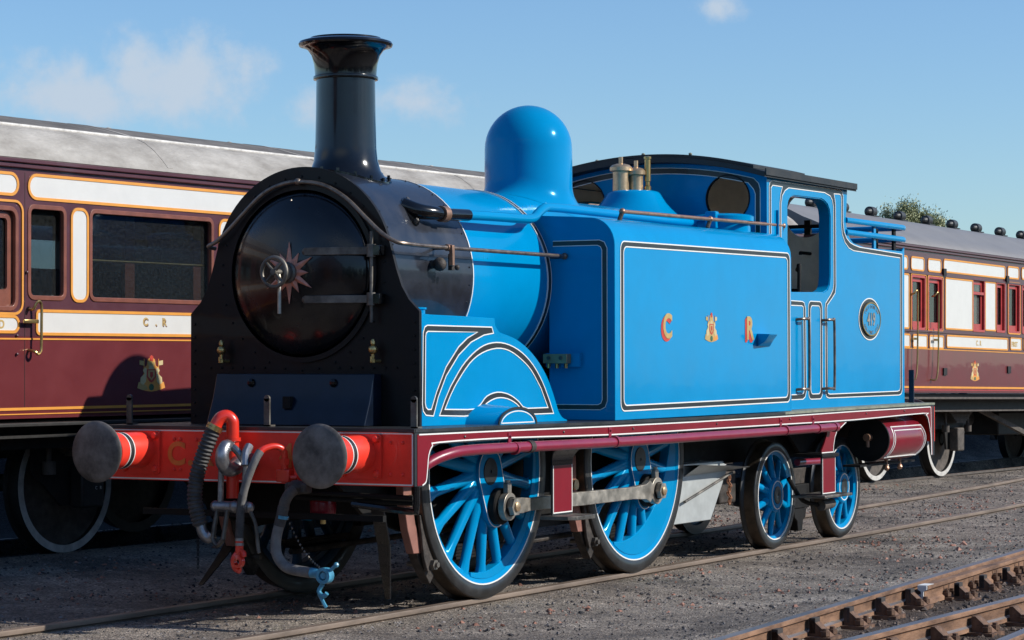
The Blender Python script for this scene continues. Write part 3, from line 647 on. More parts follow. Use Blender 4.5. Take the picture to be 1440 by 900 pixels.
H2 = [(7.66, 3.147), (7.79, 3.152), (7.83, 3.145), (7.845, 3.12), (7.84, 2.89), (7.865, 2.79), (7.93, 2.72), (8.03, 2.672), (8.15, 2.652), (9.385, 2.630), (9.373, 1.38), (9.355, 1.355), (9.304, 1.347), (7.54, 1.341), (7.50, 1.35), (7.484, 1.385), (7.478, 2.11), (7.49, 2.14), (7.614, 2.208), (7.68, 2.25), (7.70, 2.31), (7.70, 3.05), (7.685, 3.10)]
def bez(P, k=.5): return P
for s in (-1, 1):
    cs = MB().prism(out_, s*(CY-.012), s*CY, 'y', [opn]).build('cab_side', BLUE, loco, sharp=25, label=None) if False else MB().prism(out_, s*(CY-.012), s*CY, 'y', [opn]).build('cab_side', BLUE, loco, sharp=25)
    MB().ribbon(opn, .018, s*(CY-.11), s*.102, closed=True).build('opening_beading', BLUE, cs)
    MB().prism([(x*1.0, z) for x, z in [(6.14, 1.22), (6.14, 3.20), (7.96, 3.21), (7.96, 1.22)]], s*(CY-.022), s*(CY-.014), 'y', [opn]).build('inner_sheet', CREAM, cs)
    if s < 0:
        band('lining_panel', O, [H1, H2], -CY-.0005, -.0015)
        band('lining_panel', rrect(7.04, 7.365, 1.302, 2.166, .06), [rrect(7.092, 7.322, 1.347, 2.128, .045)], -CY-.0005, -.0015)
        q = [(6.3, 2.165), (6.90, 2.160), (6.945, 2.150), (6.975, 2.10), (6.985, 1.37), (6.96, 1.325), (6.91, 1.305), (6.3, 1.302), (6.3, 1.345), (6.89, 1.347), (6.925, 1.36), (6.94, 1.39), (6.93, 2.09), (6.92, 2.115), (6.89, 2.122), (6.3, 2.122)]
        b_ = MB().prism(q, -CY-.0005, -CY-.002).build('lining_panel', LBLACK, loco)
        m = MB(); m.ribbon(q[:8], .0075, -CY-.001, -.0022); m.ribbon(q[8:], .0075, -CY-.001, -.0022); m.build('white_line', WHITE, b_)
        # number plate
        p0 = MB().prism(circ(8.555, 2.028, .285, 48, .195), -CY-.0005, -CY-.003).build('plate_border', LBLACK, loco)
        MB().ribbon(circ(8.555, 2.028, .283, 48, .193), .010, -CY-.001, -.0035, closed=True).build('white_line', WHITE, p0)
        npl = MB().prism(circ(8.57, 2.028, .235, 48, .152), -CY-.003, -CY-.014).build('number_plate', BLUE, loco)
        MB().ribbon(circ(8.57, 2.028, .235, 48, .152), .012, -CY-.010, -.009, closed=True).build('brass_rim', BRASS, npl)
        lettering('419', 'plate_figures', .165, (8.455, -CY-.015, 1.972), '-y', STEEL, npl, depth=.004, xs=.85, bold=.004)
        for word, top_ in (('CALEDONIAN', 1), ('RAILWAY COY', 0)):
            for i, chh in enumerate(word):
                if chh == ' ': continue
                k = (i-(len(word)-1)/2)/(len(word)-1)*math.radians(112 if top_ else 118)
                a = (math.pi/2-k) if top_ else (-math.pi/2+k)
                g = lettering(chh, 'plate_letter', .046, (8.57+.195*math.cos(a)-.013, -CY-.015, 2.028+(.112 if top_ else .128)*math.sin(a)-.012), '-y', STEEL, npl, depth=.002)
    for (x0, x1) in ((6.76, 6.92), (7.36, 7.515)):
        xs_ = (x0, x0, x0+.03, x1-.03, x1, x1, x1-.03, x0+.03, x0)
        m = MB().tube([(x0, s*CY, 2.0), (x0+.03, s*(CY+.055), 2.005), (x1-.035, s*(CY+.06), 2.005), (x1, s*(CY+.06), 1.97), (x1, s*(CY+.06), 1.43), (x1-.035, s*(CY+.06), 1.395), (x0+.03, s*(CY+.055), 1.395), (x0, s*CY, 1.39)], .0125, 8, smooth=3)
        m.build('cab_handrail', RODM, loco)
    MB().box(6.33, 6.335, s*(CY+.001), s*(CY+.02), 2.72, 2.93).build('cab_strip', BLUE, loco)
# cab front and rear sheets
def cab_sheet(x, matA, matB, name, wins):
    pr = [(-1.04, 1.22), (-1.04, 3.21)]+[(y, 3.37-.15*(y/1.04)**2) for y in np.linspace(-1.0, 1.0, 21)]+[(1.04, 3.21), (1.04, 1.22)]
    a = MB().prism(pr, x, x+.010, 'x', wins).build(name, matA, loco)
    MB().prism(pr, x+.012, x+.02, 'x', wins).build('inner_sheet', matB, a)
    return a
wins = [circ(y, 3.03, .20, 36) for y in (-.69, .69)]
fs = cab_sheet(6.125, BLUE, CREAM, 'cab_front', wins)
for y in (-.69, .69): MB().lathe([(.197, 6.116), (.206, 6.116), (.206, 6.15), (.197, 6.15)], (0, y, 3.03), 'x', 36, close=True).build('window_ring', DBLACK, fs)
pr = lambda k, n=15, e=.93: [(y, 3.37-k-.15*(y/1.04)**2) for y in np.linspace(-e, e, n)]
up_ = [(-.99, 2.72), (-.99, 3.10), (-.975, 3.15)]+pr(.055)+[(.975, 3.15), (.99, 3.10), (.99, 2.72)]
lo_ = [(.945, 2.72), (.945, 3.06), (.93, 3.10)]+pr(.105, e=.88)[::-1]+[(-.93, 3.10), (-.945, 3.06), (-.945, 2.72)]
b_ = MB().prism(up_+lo_, 6.1245, 6.123, 'x').build('lining_panel', LBLACK, loco)
m = MB(); m.ribbon(up_, .006, 6.124, -.0022, 'x'); m.ribbon(lo_, .006, 6.124, -.0022, 'x'); m.build('white_line', WHITE, b_)
wr = [circ(y, 2.975, .205, 36) for y in (-.70, .70)]
pr2 = [(-1.04, 1.25), (-1.04, 3.21)]+[(y, 3.37-.15*(y/1.04)**2) for y in np.linspace(-1.0, 1.0, 21)]+[(1.04, 3.21), (1.04, 1.25)]
rs = MB().prism(pr2, 7.86, 7.875, 'x', wr).build('cab_rear', CREAM, loco)
MB().prism(pr2, 7.877, 7.885, 'x', wr).build('outer_sheet', BLUE, rs)
for y in (-.70, .70):
    MB().box(7.895, 7.91, y-.19, y+.19, 2.855, 2.89).build('window_guard', DBLACK, rs)
    MB().box(7.89, 7.93, y-.03, y+.03, 2.80, 2.93).build('guard_clamp', DBLACK, rs)
# cab floor, boiler backhead and fittings
MB().box(6.14, 7.86, -1.03, 1.03, 1.40, 1.45).build('cab_floor', SLEEP2, loco)
MB().prism([(y, 3.355-.15*(y/1.04)**2) for y in np.linspace(-1.0, 1.0, 15)]+[(y, 3.345-.15*(y/1.04)**2) for y in np.linspace(1.0, -1.0, 15)], 6.15, 7.85, 'x').build('cab_ceiling', CREAM, loco)
m = MB().box(6.14, 6.45, -.62, .62, 1.45, 2.5); m.prism([(.62*math.cos(t), 2.35+.55*math.sin(t)) for t in np.linspace(0, math.pi, 20)], 6.14, 6.45, 'x'); m.build('backhead', BLACK, loco)
MB().tube([(7.28, -.86, 1.45), (7.30, -.86, 2.42), (7.33, -.84, 2.47), (7.50, -.76, 2.46)], .018, 8, smooth=3).build('reversing_lever', DBLACK, loco)
MB().tube([(7.84, -.75, 2.62), (7.60, -.75, 2.62), (7.60, -.75, 2.60)], .015, 8).build('brake_handle', DBLACK, loco)
MB().box(7.76, 7.85, -.62, -.40, 2.05, 2.30).build('tool_shelf', DBLACK, loco)
# roof
def roof_arc(x0, x1, e, th, dz, name, matl, n=25, parent=loco):
    P = [(y, 3.385+dz-.155*(y/1.08)**2) for y in np.linspace(-e, e, n)]
    return MB().prism(P+[(y, z-th) for y, z in P[::-1]], x0, x1, 'x').build(name, matl, parent, bevel=.003)
ROOFM = mat('cab_roof_black', (.022, .024, .024), .5, var=.4, vscale=6, rvar=.2)
rf = roof_arc(5.96, 8.10, 1.10, .045, .012, 'cab_roof', ROOFM)
roof_arc(6.00, 7.15, .98, .028, .042, 'roof_hatch', ROOFM, parent=rf)
m = MB()
for y in (.55, .1, -.35): m.ball((6.1, y, 3.440-.155*(y/1.08)**2), .018, 8, (1, 1, .7))
m.build('rivet', DECKG, rf)
for s in (-1, 1): MB().box(5.965, 8.09, s*1.108-.006, s*1.108+.006, 3.208, 3.262).build('rain_strip', ROOFM, rf)
# bunker back and top, coal rails
MB().box(9.48, 9.50, -1.038, 1.038, 1.232, 2.72).build('bunker_back', BLUE, loco)
MB().box(7.9, 9.48, -1.036, 1.036, 2.55, 2.57).build('coal_floor', DBLACK, loco)
for i, z in enumerate((2.925, 2.815)):
    for s in (-1, 1):
        cr = MB().tube([(7.965, s*CY, z), (9.44, s*(CY+.005), z-.004*i), (9.56, s*(CY-.02), z-.004*i)], .027, 10, sq=(.7, 1)).build('coal_rail', BLUE, loco)
    MB().tube([(9.55, -1.03, z), (9.56, -.6, z), (9.56, .6, z), (9.55, 1.03, z)], .027, 8).build('coal_rail', BLUE, loco)
for s in (-1, 1):
    for x in (8.76, 9.30): MB().box(x-.03, x+.03, s*(CY-.03)-.012, s*(CY-.03)+.012, 2.60, 2.95).build('coal_rail_post', BLUE if x < 9 else DBLACK, loco, bevel=.003)
    MB().box(9.05, 9.09, s*.92-.02, s*.92+.02, 2.56, 2.90).build('coal_rail_stay', DBLACK, loco)
MB().box(9.62, 9.635, -1.10, -1.05, 1.23, 1.55).build('lamp_iron', mat('iron_blueblack', (.012, .02, .04), .4), loco)
# ---- frames, ashpan, boiler bottom
for s in (-1, 1):
    MB().prism([(.10, .86), (.10, 1.2), (9.7, 1.2), (9.7, .80), (7.9, .80), (7.6, 1.0), (6.0, 1.0), (5.4, .62), (4.9, .55), (3.2, .55), (2.9, .62), (2.6, .55), (.9, .50), (.45, .62)], s*.585, s*.615).build('main_frame', DBLACK, loco)
MB().box(.7, 6.0, -.50, .50, .62, 1.50).build('firebox_and_motion', DBLACK, loco)
MB().box(6.0, 9.6, -.50, .50, .75, 1.19).build('drag_box', DBLACK, loco)
ap = MB().prism([(4.78, .80), (5.80, .80), (5.90, .74), (5.55, .32), (4.60, .32)], -.78, .78).build('ashpan', GALV, loco, bevel=.006)
m = MB(); m.add([(5.02, -.781, .79), (6.03, -.781, .735+.02), (6.03, -.93, .745), (5.02, -.93, .80), (5.02, -.781, .70), (6.03, -.781, .72)], [(0, 1, 2, 3), (3, 2, 5, 4)])
m.build('ashpan_ledge', GALV, ap)
MB().cyl((4.95, -.82, .50), (5.90, -.82, .70), .012, 8).build('damper_rod', OSTEEL, ap)
m = MB()
for k in range(5): m.tube([(5.84+.02*math.cos(t), -.82+.02*(k % 2)*math.sin(t), .66-.05*k+.026*math.sin(t)) for t in np.linspace(0, 2*math.pi, 9)[:-1]], .008, 5, closed=True)
m.build('damper_chain', mat('rusty_chain', (.28, .12, .06), .8, var=.3), ap)
MB().box(6.0, 6.35, -.66, -.40, .42, .70).build('bogie_end_casting', GRIME, loco, bevel=.02)
# ---- wheels
def spoke_mesh(r0, r1, w0, w1, d0, d1, n=8, curve=0.0):
    m = MB(); K = 7; vs = []
    for i in range(K):
        t = i/(K-1); r = r0+(r1-r0)*t; fl = 1+.9*max(0, (t-.82)/.18)**2+.5*max(0, (.12-t)/.12)
        w = (w0+(w1-w0)*t)*fl; d = d0+(d1-d0)*t
        for k in range(n):
            a = 2*math.pi*(k+.5)/n; vs.append((r, d/2*math.sin(a)-curve*(1-t)**1.6, w/2*math.cos(a)))
    m.add(vs, [(i*n+k, i*n+(k+1) % n, (i+1)*n+(k+1) % n, (i+1)*n+k) for i in range(K-1) for k in range(n)]+[tuple(range(n)), tuple(range((K-1)*n, K*n))])
    return m.mesh('spoke', BLUE, 60)
SPD = spoke_mesh(.13, .745, .100, .076, .085, .062, curve=.022); SPB = spoke_mesh(.09, .375, .080, .055, .07, .045, curve=.035)
WIN = mat('far_wheel_shade_grime', (.004, .035, .075), .5, spec=.3, var=.4, vscale=8)  # far wheels: shade under the engine and grime put into the blue
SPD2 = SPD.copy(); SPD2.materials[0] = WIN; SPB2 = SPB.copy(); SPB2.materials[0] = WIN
def wheel(cx, s, R, ring, rim_in, nsp, spm, kind, ysp, mirror=1, weight=0):
    c = (cx, 0, R)
    y = lambda q: s*(.8146-q)
    t = MB().lathe([(R-.006, y(0)), (R, y(.006)), (R+.004, y(.10)), (R+.012, y(.112)), (R+.028, y(.122)), (R+.028, y(.135)), (R-.06, y(.137)), (ring+.004, y(.12)), (ring+.004, y(.004)), (ring+.008, y(0))], c, 'y', 96, close=True)
    ty = t.build(kind, [TYRE], loco, sharp=50)
    MB().lathe([(R+.0008, y(.012)), (R+.0048, y(.098)), (R+.0005, y(.098)), (R-.003, y(.012))], c, 'y', 96, close=True).build('tread', TREAD, ty)
    MB().lathe([(ring-.004, y(-.001)), (ring+.006, y(-.001)), (ring+.006, y(.01)), (ring-.004, y(.01))], c, 'y', 96, close=True).build('white_line', WHITE, ty)
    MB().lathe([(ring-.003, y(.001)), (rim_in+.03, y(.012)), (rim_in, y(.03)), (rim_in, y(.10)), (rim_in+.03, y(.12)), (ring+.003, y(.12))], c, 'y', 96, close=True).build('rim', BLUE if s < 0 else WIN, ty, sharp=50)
    for k in range(nsp):
        a = 2*math.pi*(k+.5)/nsp
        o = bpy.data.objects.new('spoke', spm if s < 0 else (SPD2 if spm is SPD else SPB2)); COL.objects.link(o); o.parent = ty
        o.location = (cx, s*(.8146-ysp), R); o.rotation_euler = (0, a, 0)
        if s > 0: o.scale = (1, -1, 1)
    MB().cyl((cx, y(.16), R), (cx, s*.5, R), .09, 20).build('axle', DBLACK, ty)
    return ty
RD = .8765
for cx in (1.70, 4.075):
    for s in (-1, 1):
        big = cx > 3
        ty = wheel(cx, s, RD, .779, .722, 18, SPD, 'driving_wheel', .05)
        y = lambda q: s*(.8146-q)
        px, pz = cx+.09, RD-.245
        # boss shape around axle and crank pin
        d = Vector((px-cx, pz-RD)); L = d.length; a0 = math.atan2(d.y, d.x)
        def egg(r1, r2, n=16):
            th = math.acos((r1-r2)/L); P = []
            for t in np.linspace(a0+th, a0+2*math.pi-th, n): P.append((cx+r1*math.cos(t), RD+r1*math.sin(t)))
            for t in np.linspace(a0-th, a0+th, n): P.append((px+r2*math.cos(t), pz+r2*math.sin(t)))
            return P
        MB().prism(egg(.165, .150), y(.10), y(-.030), 'y').build('hub', BLUE, ty, bevel=.012, sharp=40)
        MB().ribbon(egg(.160, .145), .006, y(-.0305), -s*-.0015 if False else s*.0015, closed=True).build('white_line', WHITE, ty)
        MB().lathe([(.095, y(-.03)), (.093, y(-.036)), (.012, y(-.037)), (.012, y(-.03)), (1e-4, y(-.028))], (cx, 0, RD), 'y', 32).build('axle_end', LBLACK, ty)
        MB().lathe([(.128, y(-.03)), (.128, y(-.075)), (.12, y(-.085)), (.06, y(-.086))], (px, 0, pz), 'y', 32).build('crank_boss', DBLACK, ty)
        # balance weight: crescent
        a1 = math.radians(-48); hw_, dp = math.radians(72 if big else 58), (.20 if big else .045)
        n = 20; arcO = [(cx+.745*math.cos(t), RD+.745*math.sin(t)) for t in np.linspace(a1-hw_, a1+hw_, n)]
        arcI = []
        for t in np.linspace(a1+hw_, a1-hw_, n):
            k = (t-a1)/hw_; r = .715-dp*(1-k*k); arcI.append((cx+r*math.cos(t), RD+r*math.sin(t)))
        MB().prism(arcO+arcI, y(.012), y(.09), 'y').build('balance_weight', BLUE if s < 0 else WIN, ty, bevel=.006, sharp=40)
for s in (-1, 1):   # coupling rods
    xa, xb, z = 1.79, 4.165, .6315; ya, yb = s*.905, s*.955
    P = []
    for t in np.linspace(math.radians(32), math.radians(328), 20): P.append((xa+.098*math.cos(t), z+.098*math.sin(t)))
    P += [(xa+.17, z-.055), (xa+.30, z-.044), (2.9, z-.050), (xb-.42, z-.046), (xb-.20, z-.058), (xb-.13, z-.085)]
    Q = [(xb+.105*math.cos(t), z+.105*math.sin(t)) for t in np.linspace(math.radians(212), math.radians(212+296), 20)]
    P = P+Q+[(xb-.13, z+.085), (xb-.20, z+.058), (xb-.42, z+.046), (2.9, z+.050), (xa+.30, z+.044), (xa+.17, z+.055)]
    rod = MB().prism(P, ya, yb).build('coupling_rod', STEEL, loco, bevel=.006, sharp=30)
    for x in (xa, xb):
        MB().box(x-.028, x+.028, ya+s*.005, yb-s*.005, z+.09, z+.165).build('oil_cup', STEEL, rod, bevel=.006)
        MB().cyl((x, (ya+yb)/2, z+.165), (x, (ya+yb)/2, z+.185), .02, 10).build('oil_plug', STEEL, rod)
        MB().lathe([(.068, yb-s*.002), (.068, yb+s*.012), (.06, yb+s*.014)], (x, 0, z), 'y', 28).build('washer', DBLACK, rod)
        MB().hexnut((x, yb+s*.012, z), .066, .038, 'y', s).build('nut', STEEL, rod)
        MB().lathe([(.033, yb+s*.045), (.033, yb+s*.062), (.026, yb+s*.066), (1e-4, yb+s*.067)], (x, 0, z), 'y', 20).build('crank_pin_end', GUNM, rod)
RB = .4634
for cx in (6.853, 8.457):
    for s in (-1, 1):
        ty = wheel(cx, s, RB, .386, .352, 10, SPB, 'bogie_wheel', .055)
        y = lambda q: s*(.8146-q)
        MB().lathe([(.152, y(.10)), (.152, y(-.004)), (.138, y(-.016)), (.075, y(-.017))], (cx, 0, RB), 'y', 40).build('hub', BLUE, ty)
        MB().lathe([(.118, y(-.0165)), (.126, y(-.0165)), (.126, y(-.0195)), (.118, y(-.0195))], (cx, 0, RB), 'y', 40, close=True).build('white_line', WHITE, ty)
        MB().lathe([(.078, y(-.016)), (.078, y(-.022)), (.01, y(-.023)), (1e-4, y(-.018))], (cx, 0, RB), 'y', 28).build('axle_end', LBLACK, ty)
for s in (-1, 1):
    bf = MB().prism([(6.3, .40), (6.3, .62), (7.3, .66), (8.0, .66), (9.0, .62), (9.0, .40), (8.2, .30), (7.1, .30)], s*.60, s*.635).build('bogie_frame', GRIME, loco, bevel=.006)
    MB().box(7.42, 7.90, s*.66-.05, s*.66+.05, .30, .52).build('bogie_spring', DBLACK, bf, bevel=.01)
    MB().box(6.62, 6.72, s*.63, s*.67, .2, .3).build('spring_hanger', GRIME, bf)
    MB().prism([(7.50, .30), (7.80, .30), (7.78, .22), (7.72, .19), (7.70, .10), (7.60, .10), (7.58, .19), (7.52, .22)], s*.60, s*.72).build('brake_block', DBLACK, bf, bevel=.008)
    # brake gear beside each driving wheel
    for cx in (1.70, 4.075):
        P = [(cx+(RD+.045)*math.cos(t), RD+(RD+.045)*math.sin(t)) for t in np.radians([176, 188, 200, 214])]
        Q = [(cx+(RD+.15)*math.cos(t), RD+(RD+.15)*math.sin(t)) for t in np.radians([210, 200, 188, 178])]
        bh = MB().prism(P+Q, s*.70, s*.76).build('brake_hanger', PRIMER, loco, bevel=.005)
        MB().cyl((cx-(RD+.10)*math.cos(math.radians(8)), s*.70, RD-(RD+.1)*math.sin(math.radians(8))-.02), (cx-(RD+.10)*math.cos(math.radians(8)), s*.79, RD-(RD+.1)*math.sin(math.radians(8))-.02), .04, 14).build('pivot_pin', GUNM, bh)
        P = [(cx+(RD+.03)*math.cos(t), RD+(RD+.03)*math.sin(t)) for t in np.radians([192, 204, 216, 228])]
        Q = [(cx+(RD+.11)*math.cos(t), RD+(RD+.11)*math.sin(t)) for t in np.radians([228, 216, 204, 192])]
        MB().prism(P+Q, s*.68, s*.75).build('brake_shoe', GRIME, bh, bevel=.005)
        q = (cx-.80, .27)
        MB().prism([(cx-.86, .62), (cx-.80, .62), (cx-.70, .34), (cx-.66, .30), (cx-.68, .24), (cx-.76, .24), (cx-.80, .32)], s*.765, s*.79).build('brake_link', GRIME, bh, bevel=.005)
        m = MB().cyl((cx-.70, s*.60, .28), (cx-.70, s*.84, .28), .018, 10); m.tube([(cx-.70, s*.79, .28), (cx-.70, s*.82, .28)], .036, 6); m.build('brake_pin', OSTEEL, bh)
    m = MB(); m.cyl((1.3, s*.55, .30), (5.0, s*.55, .34), .022, 8); m.build('brake_pull_rod', GRIME, loco)
    MB().box(2.3, 3.3, s*.60, s*.66, .42, .60).build('spring_buckle', DBLACK, loco)
    # leaf springs under the driving axleboxes
    for cx in (1.70, 4.075):
        m = MB()
        for k in range(5): m.box(cx-.45+.07*k, cx+.45-.07*k, s*.58, s*.67, .36-.022*k, .378-.022*k)
        m.build('leaf_spring', DBLACK, loco)
    # guard irons
    gi = [(.36, .68), (.40, .45), (.43, .32), (.50, .09)] if s < 0 else [(.93, .80), (.98, .58), (.74, .32), (.50, .12)]
    m = MB(); P = [Vector((a, 0, b)) for a, b in gi]
    for i in range(3):
        w0, w1 = (.10, .10, .085, .04)[i], (.10, .10, .085, .04)[i+1]; a, b = P[i], P[i+1]; o1, o2 = (.01, .05, .035, 0)[i], (.01, .05, .035, 0)[i+1]
        m.hexa([(p.x+o, s*.75+dy*w, p.z) for p, w, o in ((a, w0, o1), (b, w1, o2)) for dy in (-.5, .5) for o in (o-.008, o+.008)])
    m.build('guard_iron', BLACK if s < 0 else DBLACK, loco)
# ---- footsteps
for s in (-1, 1):
    def plate(x0, x1, z0, z1, name, yy):
        a = MB().prism([(x0, z0), (x1, z0), (x1-.01, z0+.1), (x1, z1), (x0, z1)], s*(yy-.013), s*yy).build(name, LBLACK, loco)
        MB().prism([(x0+.012, z0+.014), (x1-.012, z0+.014), (x1-.012, z1-.002), (x0+.012, z1-.002)], s*(yy+.0002), s*(yy+.0018)).build('step_panel', MAROON, a)
        MB().ribbon([(x0+.013, z1), (x0+.013, z0+.016), (x1-.013, z0+.016), (x1-.013, z1)], .008, s*(yy+.0018), s*.0015).build('white_line', WHITE, a)
        return a
    a = plate(2.135, 2.445, .554, .905, 'footstep', 1.10)
    P = crom([(0, 1.10, .905), (0, 1.105, .955), (0, 1.13, 1.00), (0, 1.18, 1.04), (0, 1.245, 1.06)], 4); m = MB()
    for i in range(len(P)-1):
        a_, b_ = P[i], P[i+1]; e0, e1 = .07*((a_.z-.905)/.155)**2, .07*((b_.z-.905)/.155)**2
        m.hexa([(x, s*(p.y-dy), p.z) for p, e in ((a_, e0), (b_, e1)) for x in (2.135-e, 2.445+e) for dy in (0, .012)])
    m.build('step_bracket', BLACK, a)
    MB().prism([(2.10, s*1.24), (2.15, s*1.29), (2.43, s*1.29), (2.48, s*1.24), (2.48, s*1.02), (2.10, s*1.02)], .524, .552, 'z').build('step_tread', OSTEEL, a, bevel=.004)
    a = plate(6.855, 7.175, .47, .80, 'footstep', 1.248)
    MB().box(6.80, 7.45, min(s*.98, s*1.30), max(s*.98, s*1.30), .445, .470).build('step_tread', OSTEEL, a, bevel=.006)
    MB().box(6.80, 7.20, min(s*1.0, s*1.275), max(s*1.0, s*1.275), .80, .832).build('step_tread', DBLACK, a, bevel=.006)
    q = [(6.855, .835), (7.13, .835), (7.14, .90), (7.17, .97), (7.22, 1.02), (7.33, 1.055), (7.46, 1.10), (7.0, 1.10), (6.98, 1.0), (6.93, .93), (6.855, .86)]
    b_ = MB().prism(q, s*1.236, s*1.2475).build('step_hanger', MAROON, a)
    MB().ribbon([(6.855, .84), (7.125, .84), (7.135, .90), (7.165, .97), (7.215, 1.022), (7.325, 1.057), (7.45, 1.10)], .009, s*1.2475, s*.0015).build('white_line', WHITE, a)
    # train heating pipe along the valance
    tp = MB().tube([(.10, s*1.17, .90), (.16, s*1.21, .965), (.27, s*1.25, 1.02), (.42, s*1.29, 1.055), (.62, s*1.30, 1.066), (1.157, s*1.30, 1.066), (2.7, s*1.30, 1.056), (4.4, s*1.30, 1.055), (5.87, s*1.30, 1.056), (6.99, s*1.30, 1.06)], .036, 16, smooth=3).build('side_pipe', PMAR, loco)
    for x in (1.22, 2.72, 5.9, 6.62): 
        m = MB().cyl((x-.014, s*1.30, 1.06), (x+.014, s*1.30, 1.06), .044, 14); m.box(x-.02, x+.02, s*1.262-.004, s*1.262+.006, 1.08, 1.165); m.ball((x, s*1.27, 1.14), .01, 6); m.build('pipe_clip', PMAR, tp)
    m = MB().cyl((1.40, s*1.30, 1.065), (1.46, s*1.30, 1.065), .042, 14); m.build('pipe_joint', GRIME, tp)
    m = MB().cyl((7.0, s*1.30, 1.06), (7.06, s*1.30, 1.06), .042, 14); m.build('pipe_joint', PMAR, tp)
    # reservoir under the bunker
    ry, rz, rr = s*1.04, .905, .205
    rv = MB().lathe([(1e-4, 8.60), (.15, 8.58), (.19, 8.56), (rr, 8.54), (rr, 9.50), (.19, 9.57), (.15, 9.62), (.08, 9.655), (1e-4, 9.665)], (0, ry, rz), 'x', 48).build('air_reservoir', MAROON, loco, sharp=50)
    MB().lathe([(.195, 8.61), (.195, 8.535), (.206, 8.535), (.206, 8.56)], (0, ry, rz), 'x', 48).build('reservoir_end_ring', DBLACK, rv)
    MB().lathe([(1e-4, 8.545), (.196, 8.544)], (0, ry, rz), 'x', 40).build('reservoir_end', DBLACK, rv)
    m = MB().cyl((8.54, ry-.01, rz+.02), (8.46, ry-.01, rz+.02), .035, 12); m.cyl((8.50, ry-.01, rz+.02), (8.50, ry-.01, rz-.07), .018, 10); m.build('drain_valve', COPPER, rv)
    if s < 0:
        m = MB()
        for ofs, col_ in ((0, 0), (.028, 0)):
            a0_, a1_ = math.radians(146+ofs*400), math.radians(236-ofs*60)
            xs0, xs1 = 8.66+ofs*1.6, 9.50-ofs*1.6
            pth = []
            for t in np.linspace(0, 1, 8): pth.append((xs0+(xs1-xs0)*t, a0_))
            for t in np.linspace(0, 1, 10): pth.append((xs1+.05*math.sin(math.pi*t), a0_+(a1_-a0_)*t))
            for t in np.linspace(0, 1, 8): pth.append((xs1+(xs0-.03-xs1)*t, a1_))
            for t in np.linspace(0, 1, 10)[1:-1]: pth.append((xs0-.03+.03*min(1, 2*t), a1_+(a0_-a1_)*t))
            P = [(x, ry+(rr+.001)*math.cos(a), rz+(rr+.001)*math.sin(a)) for x, a in pth]
            m.tube(P, .006, 5, closed=True)
        m.build('white_line', WHITE, rv)
    MB().box(8.30, 9.78, s*1.0-.12 if s > 0 else s*1.0-.05, s*1.0+.05 if s > 0 else s*1.0+.12, .655, .675).build('reservoir_bracket', DBLACK, rv)
    for x in (9.02, 9.38): m = MB().cyl((x, ry, .70), (x, ry, .60), .016, 8); m.ball((x, ry, .62), .028, 8); m.build('drain_cock', COPPER, rv)
    MB().cyl((7.02, s*.95, .745), (7.8, s*.95, .735), .03, 12).build('cross_pipe', PMAR, loco)
    MB().cyl((7.05, s*1.16, .37), (7.30, s*1.16, .38), .045, 14).build('sand_pipe_end', UNDG, loco)
    MB().tube([(6.7, s*1.0, .62), (6.9, s*1.05, .42), (7.1, s*1.15, .37)], .02, 8, smooth=3).build('sand_pipe', DBLACK, loco)
# ---- front end: hose, coupling, pipes
def ribbed(P, r, name, matl, parent, pitch=.026, amp=.085):
    Q = crom(P, 14); L = [0]
    for a, b in zip(Q[:-1], Q[1:]): L.append(L[-1]+(b-a).length)
    n = int(L[-1]/pitch*8); pts = []
    for i in range(n+1):
        l = L[-1]*i/n; k = min(len(Q)-2, int(np.searchsorted(L, l, 'right')-1)); t = (l-L[k])/max(1e-9, L[k+1]-L[k]); pts.append(Q[k].lerp(Q[k+1], t))
    return MB().tube(pts, lambda t: r*(1+amp*math.cos(2*math.pi*t*L[-1]/pitch)), 14).build(name, matl, parent, sharp=80)
vp = MB().tube([(-.12, .045, .76), (-.12, .045, 1.0), (-.12, .045, 1.22), (-.125, .05, 1.265), (-.145, .075, 1.29), (-.175, .105, 1.275), (-.195, .128, 1.225)], .042, 16, smooth=5).build('vacuum_pipe', REDHOSE, loco)
for z in (1.14, .93): MB().cyl((-.12, .045, z-.012), (-.12, .045, z+.012), .054, 16).build('pipe_collar', REDHOSE, vp)
MB().cyl((-.194, .125, 1.232), (-.204, .138, 1.20), .054, 18).build('hose_clip', BRASS, vp)
ribbed([(-.20, .132, 1.225), (-.22, .168, 1.12), (-.23, .215, 1.0), (-.235, .25, .88), (-.235, .262, .76), (-.23, .245, .66), (-.22, .225, .585)], .049, 'vacuum_hose', RUBBER, loco)
MB().tube([(-.22, .228, .60), (-.22, .21, .54), (-.21, .17, .50), (-.20, .145, .53)], .036, 12, smooth=3).build('hose_coupling', FORGED, loco)
m = MB()
for k in range(7): m.tube([(-.23+.010*math.cos(t), .24, .50-.03*k+.016*math.sin(t)) for t in np.linspace(0, 2*math.pi, 8)[:-1]], .004, 4, closed=True)
m.build('hose_chain', DBLACK, loco)
